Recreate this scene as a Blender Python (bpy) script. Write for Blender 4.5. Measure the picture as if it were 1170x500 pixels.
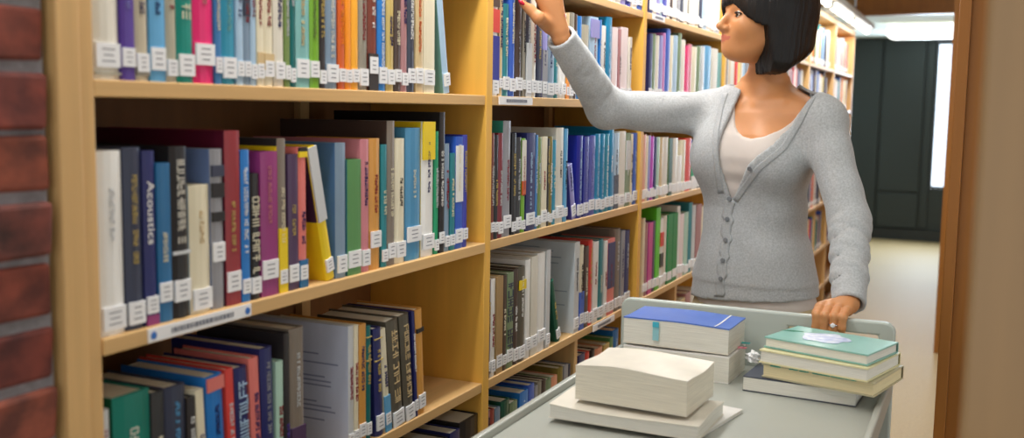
import bpy, bmesh, math, random
import numpy as np
from mathutils import Matrix, Vector
from mathutils.bvhtree import BVHTree

rnd = random.Random(7)
for o in list(bpy.data.objects):
    bpy.data.objects.remove(o)
SC = bpy.context.scene
COL = SC.collection

# ------------------------------------------------------------------ camera
CAM_H = 1.33
FPX, YAW, PITCH, ROLL = 1150.0, 24.977, 6.235, 0.872
_y, _t, _r = map(math.radians, (YAW, PITCH, ROLL))
FW = np.array([-math.sin(_y) * math.cos(_t), math.cos(_y) * math.cos(_t), -math.sin(_t)])
_rt = np.array([math.cos(_y), math.sin(_y), 0.0])
_up = np.cross(_rt, FW)
RT = _rt * math.cos(_r) + _up * math.sin(_r)
UP = _up * math.cos(_r) - _rt * math.sin(_r)
CAM = np.array([0, 0, CAM_H])
cd = bpy.data.cameras.new('camera')
cam = bpy.data.objects.new('camera', cd)
COL.objects.link(cam)
cd.sensor_width = 36
cd.lens = FPX / 1170 * 36
cd.clip_start = 0.05
cam.matrix_world = Matrix(((RT[0], UP[0], -FW[0], 0), (RT[1], UP[1], -FW[1], 0),
                           (RT[2], UP[2], -FW[2], CAM_H), (0, 0, 0, 1)))
cd.dof.use_dof = True
cd.dof.focus_distance = 2.1
cd.dof.aperture_fstop = 3.6
SC.camera = cam

# ------------------------------------------------------------------ world, exposure
W = bpy.data.worlds.new('world')
SC.world = W
W.use_nodes = True
W.node_tree.nodes['Background'].inputs[0].default_value = (0.94, 0.975, 1.0, 1)
W.node_tree.nodes['Background'].inputs[1].default_value = 1.2
SC.view_settings.view_transform = 'Standard'
SC.view_settings.look = 'None'
SC.view_settings.gamma = 1
SC.view_settings.use_curve_mapping = False
SC.view_settings.exposure = -0.12


def area(name, loc, sx, sy, power, col=(.99, .99, 1), rot=(0, 0, 0), parent=None):
    l = bpy.data.lights.new(name, 'AREA')
    l.shape = 'RECTANGLE'
    l.size, l.size_y = sx, sy
    l.energy = power
    l.color = col
    o = bpy.data.objects.new(name, l)
    COL.objects.link(o)
    o.location = loc
    o.rotation_euler = rot
    if parent:
        o.parent = parent
    return o


# lamps of the room: ceiling rows over the aisle, shelf-top tubes, daylight from the far window
CEIL_SPOTS = [(-0.30, -0.6), (-0.30, 1.5), (-0.30, 3.6), (-0.30, 5.7), (1.6, -0.6), (1.6, 1.5)]
CEIL_POWER = 3.5
for i, (x, y) in enumerate(CEIL_SPOTS):
    area('ceiling_lamp_light', (x, y, 2.83), .28, 1.2, CEIL_POWER)
TUBE_POWER = 6.8
area('window_daylight', (-.45, 11.3, 1.35), .5, 1.3, 60, (.72, .86, 1), (math.radians(-90), 0, 0))
area('soffit_lamp_light', (-.55, 9.75, 1.99), .6, .2, 4.5, (.95, 1, 1))


# ------------------------------------------------------------------ helpers
def ray(px, py):
    return FW + RT * (px - 585) / FPX - UP * (py - 250) / FPX


def at(px, py, ax, v):
    """the point of a pixel's line of sight on the plane axis = v (world metres)"""
    D = ray(px, py)
    return CAM + D * ((v - CAM[ax]) / D[ax])


MATS = {}


def lin(c):
    return tuple((x / 255 / 12.92 if x <= 10.3 else ((x / 255 + .055) / 1.055) ** 2.4) for x in c)


def mat(name, col, rough=.5, metal=0, spec=.4, var=0.0, vscale=(20, 20, 20), bump=0, bscale=None, emit=0, sheen=0, col2=None, coat=0, alpha=1, trans=0):
    if name in MATS:
        return MATS[name]
    m = bpy.data.materials.new(name)
    m.use_nodes = True
    nt = m.node_tree
    b = nt.nodes['Principled BSDF']
    c = lin(col) + (1,)
    b.inputs['Base Color'].default_value = c
    b.inputs['Roughness'].default_value = rough
    b.inputs['Metallic'].default_value = metal
    b.inputs['Specular IOR Level'].default_value = spec
    b.inputs['Coat Weight'].default_value = coat
    b.inputs['Transmission Weight'].default_value = trans
    if sheen:
        b.inputs['Sheen Weight'].default_value = sheen
    if emit:
        b.inputs['Emission Color'].default_value = c
        b.inputs['Emission Strength'].default_value = emit
    if var or bump:
        tc = nt.nodes.new('ShaderNodeTexCoord')
        mp = nt.nodes.new('ShaderNodeMapping')
        mp.inputs['Scale'].default_value = vscale
        nt.links.new(tc.outputs['Object'], mp.inputs[0])
        nz = nt.nodes.new('ShaderNodeTexNoise')
        nz.inputs['Scale'].default_value = 1
        nz.inputs['Detail'].default_value = 4
        nt.links.new(mp.outputs[0], nz.inputs['Vector'])
    if var:
        rp = nt.nodes.new('ShaderNodeValToRGB')
        c2 = lin(col2) if col2 else tuple(x * (1 - var) for x in c[:3])
        rp.color_ramp.elements[0].position = .32
        rp.color_ramp.elements[1].position = .68
        rp.color_ramp.elements[0].color = c2 + (1,)
        rp.color_ramp.elements[1].color = tuple(min(1, x * (1 + var * .4)) for x in c[:3]) + (1,)
        nt.links.new(nz.outputs['Fac'], rp.inputs[0])
        nt.links.new(rp.outputs[0], b.inputs['Base Color'])
    if bump:
        src = nz
        if bscale:
            mp2 = nt.nodes.new('ShaderNodeMapping')
            mp2.inputs['Scale'].default_value = bscale
            nt.links.new(tc.outputs['Object'], mp2.inputs[0])
            src = nt.nodes.new('ShaderNodeTexNoise')
            src.inputs['Scale'].default_value = 1
            nt.links.new(mp2.outputs[0], src.inputs['Vector'])
        bp = nt.nodes.new('ShaderNodeBump')
        bp.inputs['Strength'].default_value = bump
        bp.inputs['Distance'].default_value = .002
        nt.links.new(src.outputs['Fac'], bp.inputs['Height'])
        nt.links.new(bp.outputs[0], b.inputs['Normal'])
    MATS[name] = m
    return m


def link(name, me, parent=None, mats=(), smooth=False):
    o = bpy.data.objects.new(name, me)
    COL.objects.link(o)
    for m in mats:
        me.materials.append(m)
    if smooth:
        me.polygons.foreach_set('use_smooth', [True] * len(me.polygons))
    if parent:
        o.parent = parent
    return o


class MB:
    """collects shapes for one mesh"""

    def __init__(s):
        s.v, s.f, s.m = [], [], []

    def add(s, v, f, m=0):
        n = len(s.v)
        s.v += [tuple(map(float, p)) for p in v]
        s.f += [tuple(n + i for i in q) for q in f]
        s.m += [m] * len(f)
        return s

    def box(s, lo, hi, m=0):
        x0, y0, z0 = lo
        x1, y1, z1 = hi
        return s.add([(x0, y0, z0), (x1, y0, z0), (x1, y1, z0), (x0, y1, z0), (x0, y0, z1), (x1, y0, z1), (x1, y1, z1), (x0, y1, z1)],
                     [(0, 3, 2, 1), (4, 5, 6, 7), (0, 1, 5, 4), (1, 2, 6, 5), (2, 3, 7, 6), (3, 0, 4, 7)], m)

    def prism(s, poly, ax, a, b, m=0):
        """polygon (2D, ccw) swept along axis ax from a to b"""
        n = len(poly)

        def P(q, w):
            r = [q[0], q[1]]
            r.insert(ax, w)
            return r
        v = [P(q, a) for q in poly] + [P(q, b) for q in poly]
        f = [tuple(range(n))[::-1], tuple(range(n, 2 * n))]
        f += [(i, (i + 1) % n, n + (i + 1) % n, n + i) for i in range(n)]
        return s.add(v, f, m)

    def tube(s, pts, r, n=10, m=0):
        pts = [Vector(p) for p in pts]
        rr = r if isinstance(r, (list, tuple)) else [r] * len(pts)
        v, f = [], []
        for i, p in enumerate(pts):
            d = (pts[min(i + 1, len(pts) - 1)] - pts[max(i - 1, 0)]).normalized()
            a = d.cross(Vector((0, 0, 1)) if abs(d.z) < .9 else Vector((1, 0, 0))).normalized()
            b = d.cross(a)
            for k in range(n):
                w = 2 * math.pi * k / n
                v.append(p + (a * math.cos(w) + b * math.sin(w)) * rr[i])
        for i in range(len(pts) - 1):
            for k in range(n):
                f.append((i * n + k, i * n + (k + 1) % n, (i + 1) * n + (k + 1) % n, (i + 1) * n + k))
        f += [tuple(range(n))[::-1], tuple(range((len(pts) - 1) * n, len(pts) * n))]
        return s.add(v, f, m)

    def build(s, name, mats, parent=None, bevel=0, smooth=False):
        me = bpy.data.meshes.new(name)
        me.from_pydata(s.v, [], s.f)
        me.polygons.foreach_set('material_index', s.m)
        bm = bmesh.new()
        bm.from_mesh(me)
        bmesh.ops.recalc_face_normals(bm, faces=bm.faces)
        if bevel:
            bmesh.ops.bevel(bm, geom=bm.edges[:], offset=bevel, segments=2, affect='EDGES', profile=.5, clamp_overlap=True)
        bm.to_mesh(me)
        bm.free()
        if not isinstance(mats, (list, tuple)):
            mats = [mats]
        return link(name, me, parent, mats, smooth)


def thing(name, label, cat, loc=(0, 0, 0), rot=(0, 0, 0), group=None):
    o = bpy.data.objects.new(name, None)
    o.empty_display_size = .05
    COL.objects.link(o)
    o.location = loc
    o.rotation_euler = rot
    return tag(o, label, cat, group)


def tag(o, label, cat, group=None):
    o['label'] = label
    o['category'] = cat
    if group:
        o['group'] = group
    return o


def struct(o, label=None):
    o['kind'] = 'structure'
    if label:
        o['label'] = label
    return o


# ------------------------------------------------------------------ materials
WOODC = (218, 176, 118)
M_WY = mat('wood_along_shelf', WOODC, .42, var=.13, vscale=(40, 2.2, 60), bump=.05)
M_WZ = mat('wood_upright', WOODC, .42, var=.13, vscale=(50, 50, 2.0), bump=.05)
M_WSIDE = mat('wood_side_panel', (234, 180, 80), .4, var=.10, vscale=(30, 30, 2.0))
M_WBACK = mat('wood_back_panel', (132, 88, 46), .55, var=.12, vscale=(30, 30, 2.0))
M_WEND = mat('wood_end_panel', (156, 100, 40), .4, var=.12, vscale=(34, 34, 1.6))
M_WEND2 = mat('wood_end_panel_pale', (164, 130, 88), .3, var=.10, vscale=(34, 34, 1.6), coat=.2)
M_MORTAR = mat('mortar', (138, 134, 138), .9, var=.25, vscale=(60, 60, 60), bump=.6)
M_BRICK = [mat('brick_%d' % i, c, .85, var=.45, vscale=(22, 22, 30), col2=c2, bump=.8) for i, (c, c2) in enumerate(
    [((140, 72, 58), (92, 50, 44)), ((128, 64, 54), (84, 46, 44)), ((148, 80, 62), (100, 58, 50)), ((120, 66, 58), (70, 48, 46))])]
M_PAPER = mat('paper', (236, 230, 214), .8, var=.10, vscale=(20, 20, 900))
M_WPAPER = mat('white_pages', (232, 230, 220), .8, var=.12, vscale=(14, 14, 700), bump=.3)
M_CREAMP = mat('cream_pages', (232, 218, 176), .8, var=.12, vscale=(14, 14, 700))
M_LABEL = mat('label_white', (240, 240, 242), .45)
M_INK = mat('label_ink', (120, 122, 134), .6)
M_METAL = mat('trolley_enamel', (172, 175, 167), .32, spec=.5, var=.04, vscale=(6, 6, 6))
M_METALD = mat('trolley_edge', (188, 196, 190), .35, spec=.5)
M_CARPET = mat('carpet', (180, 155, 112), .62, spec=.5, var=.12, vscale=(90, 90, 90), bump=.5, bscale=(400, 400, 400))
M_DARK = mat('dark_panel', (40, 47, 44), .45, var=.08, vscale=(3, 3, 1))
M_WHITEC = mat('ceiling_paint', (214, 220, 212), .8)
M_HOUSE = mat('lamp_housing', (205, 208, 204), .4)
M_TUBE = mat('tube_light', (255, 252, 242), .4, emit=9)
M_GLOW = mat('lamp_diffuser', (255, 255, 250), .4, emit=2.2)
M_WIN = mat('bright_pane', (226, 240, 255), .2, emit=2.2)
M_RUB = mat('rubber', (40, 40, 42), .6)

# ------------------------------------------------------------------ the room
SX = -0.90            # front plane of the shelving
Y0, BAY, UT = 0.826, 1.003, 0.028
NB = 7
ZS = {'O': CAM_H + .284, 'A': CAM_H + .026, 'B': CAM_H - .269, 'C': CAM_H - .559, 'D': CAM_H - .85, 'N': CAM_H + .545}
YB = Y0 + NB * BAY
FARY = 11.5
CZ = CAM_H + .81

fl = struct(MB().box((-4, -3, -.06), (5, FARY + .3, 0)).build('floor', M_CARPET), 'beige carpeted floor of the aisle')
wl = struct(MB().box((-1.60, -1, 0), (-1.50, FARY, 2.92)).build('wall_left', M_WHITEC))
struct(MB().box((-1.5, -3, 2.90), (5, 8.9, 3.0)).build('ceiling', M_WHITEC), 'pale ceiling above the bookshelves')
struct(MB().box((-2.5, 8.95, CZ), (3, FARY, CZ + .08)).build('ceiling', M_WHITEC), 'low pale soffit in front of the dark wall')
# dark panelled far wall
wf = struct(MB().box((-4, FARY, 0), (-.49, FARY + .1, CZ)).box((-.34, FARY, 0), (3, FARY + .1, CZ)).box((-.49, FARY, 0), (-.34, FARY + .1, .56))
            .box((-.49, FARY, 2.09), (-.34, FARY + .1, CZ)).build('wall_back', M_DARK), 'dark grey-green panelled wall at the end of the aisle')
for (xa, xb, za, zb) in [(-2.4, -1.42, .13, 2.12), (-1.39, -1.03, .13, 2.12), (-1.005, -.60, .52, 2.12), (-1.005, -.60, .13, .495), (-.575, -.505, .13, 2.12), (-.32, .6, .13, 2.12), (.62, 1.6, .13, 2.12)]:
    MB().box((xa, FARY - .03, za), (xb, FARY - .001, zb)).build('panel', M_DARK, wf, bevel=.006)
struct(MB().box((-2.4, FARY - .06, 0), (1.6, FARY - .031, .11)).build('baseboard_back', mat('dark_skirting', (34, 40, 42), .25)), 'dark skirting under the panelled wall')
wn = struct(MB().box((-.488, FARY + .02, .562), (-.342, FARY + .04, 2.088)).build('window_1', M_WIN), 'tall narrow bright window beside the dark wall')
for lo, hi in [((-.488, FARY - .02, .565), (-.474, FARY + .018, 2.085)), ((-.356, FARY - .02, .565), (-.342, FARY + .018, 2.085)),
               ((-.474, FARY - .02, .565), (-.356, FARY + .018, .585)), ((-.474, FARY - .02, 2.065), (-.356, FARY + .018, 2.085))]:
    MB().box(lo, hi).build('window_frame', M_DARK, wn)
# wooden fascia where the ceiling drops
fa = struct(MB().box((-1.02, 8.85, CZ), (1.6, 8.95, 2.9)).build('trim_1', M_WEND), 'brown wooden fascia above the lowered ceiling')
MB().box((-1.5, 8.83, CZ - .0), (-1.03, 8.95, 2.9)).build('fascia_board', M_WEND2, fa)
MB().box((-1.02, 8.835, CZ - .004), (1.6, 8.849, CZ + .035)).build('edge_strip', M_WEND, fa)

# pill-shaped soffit lamp
t = thing('ceiling_lamp', 'long white glowing rounded lamp under the soffit before the dark wall', 'lamp', (-.55, 9.75, CZ))
n = 20
prof = []
for k in range(n):
    a = 2 * math.pi * k / n
    cx = .235 if math.cos(a) > 0 else -.235
    prof.append((cx + .065 * math.cos(a), -.075 + .062 * math.sin(a)))
MB().prism(prof, 1, -.09, .09).build('diffuser', M_GLOW, t, bevel=.006)
MB().box((-.22, -.06, -.0125), (.22, .06, 0)).build('mount', M_HOUSE, t)

# ceiling luminaires over the aisle
for i, (x, y) in enumerate(CEIL_SPOTS):
    t = thing('ceiling_lamp', 'long ceiling lamp over the aisle, %s from the camera end' % ['first', 'second', 'third', 'fourth', 'fifth', 'sixth'][i], 'lamp', (x, y, 2.9), group='long lamps on the high ceiling')
    MB().box((-.16, -.64, -.05), (.16, .64, -.0005)).build('housing', M_HOUSE, t)
    MB().box((-.14, -.61, -.058), (.14, .61, -.0505)).build('diffuser', M_GLOW, t)

# ------------------------------------------------------------------ brick pillar
bp = struct(MB().box((-1.45, .10, 0), (SX - .007, .7645, 2.9)).build('wall_brick', M_MORTAR), 'dark red brick pillar beside the bookcase')
CH = .0677
zb = CAM_H + .034 - .0677 * 20 + .006
shared = {}
for r in range(0, 42):
    z0 = zb + r * CH
    if z0 < 0 or z0 > 2.82:
        continue
    y = .7645 - (.0 if r % 2 else .105) - (.0 if r % 2 else .0)
    runs = [(.668, .7645), (.443, .658), (.218, .433)] if r % 2 == 0 else [(.555, .7645), (.33, .545), (.105, .32)]
    for q, (ya, yb) in enumerate(runs):
        jx = rnd.uniform(-.004, .004)
        m = MB()
        s = .0285
        # a slightly irregular brick: eight corners pulled about, bevelled
        c = [(SX - .10, ya, z0), (SX + jx, ya, z0), (SX + jx, yb, z0), (SX - .10, yb, z0)]
        v = [(p[0] + (rnd.uniform(-.003, .003) if p[0] > SX - .05 else 0), p[1] + rnd.uniform(-.003, .002), p[2] + rnd.uniform(-.002, .003)) for p in c]
        v += [(p[0] + (rnd.uniform(-.003, .003) if p[0] > SX - .05 else 0), p[1] + rnd.uniform(-.003, .002), p[2] + .0595 + rnd.uniform(-.003, .002)) for p in c]
        m.add(v, [(0, 3, 2, 1), (4, 5, 6, 7), (0, 1, 5, 4), (1, 2, 6, 5), (2, 3, 7, 6), (3, 0, 4, 7)])
        m.build('brick', M_BRICK[(r * 7 + q * 3) % 4], bp, bevel=.005)

# ------------------------------------------------------------------ bookcases
SD = .27   # shelf depth
TH = .0195
TOPZ = 1.93
ORD = ['zeroth', 'first', 'second', 'third', 'fourth', 'fifth', 'sixth', 'seventh', 'eighth', 'ninth', 'tenth', 'eleventh', 'twelfth', 'thirteenth', 'fourteenth', 'fifteenth', 'sixteenth',
       'seventeenth', 'eighteenth', 'nineteenth', 'twentieth'] + ['twenty-' + s for s in ('first', 'second', 'third', 'fourth', 'fifth', 'sixth', 'seventh', 'eighth', 'ninth')] + ['thirtieth'] + \
      ['thirty-' + s for s in ('first', 'second', 'third', 'fourth', 'fifth', 'sixth', 'seventh', 'eighth', 'ninth')] + ['fortieth']
BAYN = ['nearest bay', 'second bay', 'third bay', 'fourth bay', 'fifth bay', 'sixth bay', 'farthest bay']
BAYLAB = ['wooden bookcase bay nearest the brick pillar, packed with coloured books', 'wooden bookcase bay the woman reaches into, second from the brick pillar',
          'wooden bookcase bay beside the woman, third from the brick pillar', 'wooden bookcase bay behind the woman, fourth from the brick pillar',
          'wooden bookcase bay behind the woman, fifth from the brick pillar', 'blurred wooden bookcase bay seen past her shoulder, second from the far end',
          'blurred wooden bookcase bay at the far end of the row']
for k in range(NB):
    ya, yb = Y0 + k * BAY, Y0 + (k + 1) * BAY - UT
    t = thing('bookcase', BAYLAB[k], 'bookcase', (SX, ya, 0), group='bookcase bays along the aisle')

    def L(lo, hi):
        return (lo[0] - SX, lo[1] - ya, lo[2]), (hi[0] - SX, hi[1] - ya, hi[2])
    if k == 0:
        MB().box(*L((SX - SD - .02, ya - .052, 0), (SX + .004, ya - .0215, TOPZ + .02))).build('end_panel', M_WZ, t, bevel=.002)
        MB().box(*L((SX - SD - .02, ya - .021, 0), (SX, ya, TOPZ))).build('upright', M_WZ, t, bevel=.0015)
    MB().box(*L((SX - SD - .02, yb, 0), (SX + .001, yb + UT - .0004, TOPZ))).build('upright', M_WSIDE if k < 3 else M_WZ, t, bevel=.0015)
    MB().box(*L((SX - SD - .015, ya + .0005, .06), (SX - SD, yb - .0005, TOPZ - .0005))).build('back_panel', M_WBACK, t)
    MB().box(*L((SX - .03, ya + .0005, 0), (SX - .012, yb - .0005, .06))).build('plinth', M_WY, t)
    for nme, z in list(ZS.items()) + [('E', .22)]:
        if nme == 'N':
            continue
        xo = .004 if k == 0 and nme in 'B' else 0
        MB().box(*L((SX - SD + .0005, ya + .0005, z - TH), (SX - .001 + xo, yb - .0005, z))).build('shelf', M_WY, t, bevel=.0015)
    MB().box(*L((SX - SD + .0005, ya + .0005, TOPZ - .03), (SX - .002, yb - .0005, TOPZ - .0005))).build('top_board', M_WY, t, bevel=.0015)
    yv = {0: 1.552, 1: 2.735}.get(k, yb - .08)
    MB().box(*L((SX - SD + .0006, yv - .013, .23), (SX - SD + .016, yv + .013, TOPZ - .031))).build('back_batten', M_WZ, t)
    ym = {1: 2.336, 2: at(773, 345, 0, SX)[1]}.get(k, (ya + yb) / 2)
    MB().box(*L((SX - SD + .0166, ym - .010, ZS['D'] + .0004), (SX - .004, ym + .010, ZS['C'] - TH - .0004))).build('partition', M_WZ, t)

# label strips on the shelf edges
M_DOT = mat('blue_dot', (50, 110, 190), .4)


def shelf_label(bay, xa, xb, y, z, dots):
    a, b = at(xa, y, 0, SX)[1], at(xb, y, 0, SX)[1]
    par = [o for o in bpy.data.objects if o.name.split('.')[0] == 'bookcase'][bay]
    ya = Y0 + bay * BAY
    m = MB().box((.0032, a - ya, z - TH + .002), (.0052, b - ya, z - .001))
    s = m.build('shelf_label', M_LABEL, par)
    ink = MB()
    L = b - a
    yy = a + L * .2
    while yy < a + L * .8:
        w = rnd.uniform(.002, .006)
        ink.box((.0053, yy - ya, z - TH + .007), (.0056, yy + w - ya, z - .006))
        yy += w + .0016
    ink.build('lettering', M_INK, s)
    if dots:
        for yc in (a + .008, b - .008):
            ring = [(yc - ya + .0048 * math.cos(w), z - TH / 2 + .0048 * math.sin(w)) for w in [2 * math.pi * q / 12 for q in range(12)]]
            MB().prism(ring, 0, .0053, .0058).build('dot', M_DOT, s)


shelf_label(0, 166, 284, 370, ZS['B'], True)
shelf_label(1, 568, 606, 117, ZS['A'], False)
shelf_label(1, 676, 700, 368, ZS['C'], False)
shelf_label(2, 744, 758, 22, ZS['O'], False)

# shelf-top strip lights along the row
for k in range(NB):
    ya = Y0 + k * BAY
    t = thing('strip_light', 'fluorescent strip light on the bookcase top edge above the %s' % BAYN[k], 'strip light', (SX + .085, ya + BAY / 2, TOPZ), group='strip lights along the bookcase tops')
    MB().box((-.05, -BAY / 2 + .01, .012), (.05, BAY / 2 - .01, .05)).build('housing', M_HOUSE, t, bevel=.004)
    MB().box((-.14, -.02, .0004), (-.05, .02, .03)).build('bracket', M_HOUSE, t)
    MB().box((-.14, .28, .0004), (-.05, .31, .03)).build('bracket', M_HOUSE, t)
    MB().tube([(0, -.45, -.006), (0, .45, -.006)], .014, 10).build('tube', M_TUBE, t, smooth=True)
    MB().box((-.02, -.475, -.022), (.02, -.452, .0115)).build('socket', M_HOUSE, t)
    MB().box((-.02, .452, -.022), (.02, .475, .0115)).build('socket', M_HOUSE, t)
    area('strip_light_lamp', (SX + .085, ya + BAY / 2, TOPZ - .03), .05, .9, TUBE_POWER, (1, .99, .97))

# right-hand side of the aisle: bookcase end panels
t = thing('bookcase', 'wooden bookcase end panel close on the right edge, orange brown front edge', 'bookcase', (0, 2.4, 0))
p0 = at(1069, 450, 1, 2.4)[0]
MB().box((p0, 0, 0), (p0 + .024, .9, 2.25)).build('end_panel', M_WEND, t, bevel=.002)
MB().box((p0 + .0245, .02, 0), (.45, .05, 2.25)).build('back_panel', M_WEND, t)
t = thing('bookcase', 'blurred pale brown wooden panel filling the far right of the picture', 'bookcase', (0, .78, 0))
p1 = at(1112, 250, 1, .78)[0]
MB().box((p1, 0, 0), (.42, .03, 2.25)).build('end_panel', M_WEND2, t, bevel=.004)
MB().box((p1 + .03, .0305, 0), (p1 + .05, .6, 2.25)).build('side_panel', M_WEND2, t)
t = thing('bookcase', 'wooden bookcase side farther down the aisle, standing on the carpet', 'bookcase', (0, 6.05, 0))
p2 = at(1066, 404, 2, 0)[0]
MB().box((p2, 0, 0), (p2 + .03, 2.6, 2.12)).build('end_panel', M_WEND, t, bevel=.002)
MB().box((p2 + .031, .03, 0), (p2 + .5, .05, 2.12)).build('side_panel', M_WEND, t)

# ------------------------------------------------------------------ books
C = {'off-white': (228, 222, 208), 'purple': (88, 62, 152), 'beige': (196, 184, 160), 'sky blue': (98, 168, 214), 'greige': (178, 172, 152), 'emerald': (0, 138, 124),
     'hot pink': (232, 44, 116), 'steel blue': (62, 124, 180), 'teal blue': (48, 146, 176), 'pale blue': (172, 200, 224), 'blue-grey': (128, 150, 172), 'cream': (234, 224, 196), 'olive green': (122, 146, 84),
     'deep teal': (0, 104, 104), 'pale teal': (128, 184, 182), 'lime green': (118, 172, 44), 'near-black': (48, 44, 46), 'orange red': (214, 96, 40), 'orange': (248, 152, 36), 'yellow orange': (250, 176, 52),
     'taupe': (148, 142, 128), 'rust brown': (124, 60, 44), 'bright blue': (34, 122, 202), 'gold': (204, 178, 104), 'dark brown': (78, 62, 56), 'dusty rose': (178, 128, 130), 'slate': (62, 68, 84), 'tan': (214, 188, 142),
     'dark slate': (56, 62, 84), 'navy': (40, 44, 104), 'ocean blue': (38, 108, 158), 'black': (34, 32, 34), 'grey': (150, 150, 156), 'dark red': (150, 46, 54), 'magenta': (150, 56, 120), 'plum': (80, 56, 90),
     'coral pink': (230, 124, 116), 'green': (92, 148, 88), 'pink': (208, 130, 140), 'golden brown': (216, 154, 72), 'teal': (40, 130, 140), 'grey brown': (132, 120, 108), 'mid blue': (78, 146, 188), 'white': (240, 238, 234),
     'bright green': (20, 150, 100), 'blue': (52, 96, 196), 'lavender': (146, 142, 204), 'royal blue': (34, 44, 152), 'indigo': (60, 66, 168), 'cyan blue': (28, 138, 184), 'pale pink': (240, 222, 222), 'maroon': (128, 40, 50),
     'charcoal': (54, 54, 56), 'olive': (134, 118, 52), 'salmon': (234, 162, 128), 'bright magenta': (192, 48, 192), 'mint': (180, 214, 196), 'dark green': (20, 88, 70), 'red': (224, 70, 62), 'mauve': (196, 120, 182),
     'yellow': (240, 208, 30), 'vivid green': (100, 206, 46), 'pale grey': (206, 208, 210), 'sage': (126, 146, 110), 'teal green': (10, 124, 108), 'dark olive': (92, 86, 74), 'brick red': (160, 70, 60), 'dark purple': (58, 34, 62)}


def cmat(c, coat=0.0):
    rgb = C[c] if isinstance(c, str) else c
    return mat('cover_%d_%d_%d' % rgb, rgb, .36, spec=.5, var=.06, vscale=(30, 30, 12))


SEG = [((0, 0), (0, 1)), ((1, 0), (1, 1)), ((0, 0), (1, 0)), ((0, 1), (1, 1)), ((0, .5), (1, .5)), ((.5, 0), (.5, 1))]


def lettering(w, length, seed):
    """small strokes in rows that read as illegible print; runs along +u, height along +v"""
    r = random.Random(seed)
    out = []
    u = 0
    while u < length:
        lw = w * r.uniform(.45, .7)
        if r.random() < .14:
            u += w * .6
            continue
        if u + lw > length:
            break
        for a, b in r.sample(SEG, r.choice((3, 3, 4))):
            s = w * .055
            out.append((u + min(a[0], b[0]) * lw - s, u + max(a[0], b[0]) * lw + s, min(a[1], b[1]) * w - s, max(a[1], b[1]) * w + s))
        u += lw + w * .26
    return out


def cover_mesh(t, h, D, bulge, bd=.0022):
    N = 5
    outer = [(-D, 0.0)]
    for j in range(N):
        q = j / (N - 1)
        outer.append((-bulge * (2 * q - 1) ** 2 - (.0006 if j in (0, N - 1) else 0), t * q))
    outer.append((-D, t))
    inner = [(-D, bd)]
    for j in range(N):
        q = j / (N - 1)
        inner.append((-bulge - bd - .0006, bd + (t - 2 * bd) * q))
    inner.append((-D, t - bd))
    n = len(outer)
    v = [(x, y, z) for z in (0, h) for (x, y) in outer] + [(x, y, z) for z in (0, h) for (x, y) in inner]
    f = []
    for i in range(n - 1):
        f.append((i, i + 1, n + i + 1, n + i))
        f.append((2 * n + i + 1, 2 * n + i, 3 * n + i, 3 * n + i + 1))
        f.append((n + i, n + i + 1, 3 * n + i + 1, 3 * n + i))
        f.append((i + 1, i, 2 * n + i, 2 * n + i + 1))
    f.append((0, n, 3 * n, 2 * n))
    f.append((2 * n - 1, n - 1, 3 * n - 1, 4 * n - 1))
    return v, f


MARKS = {}


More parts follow.
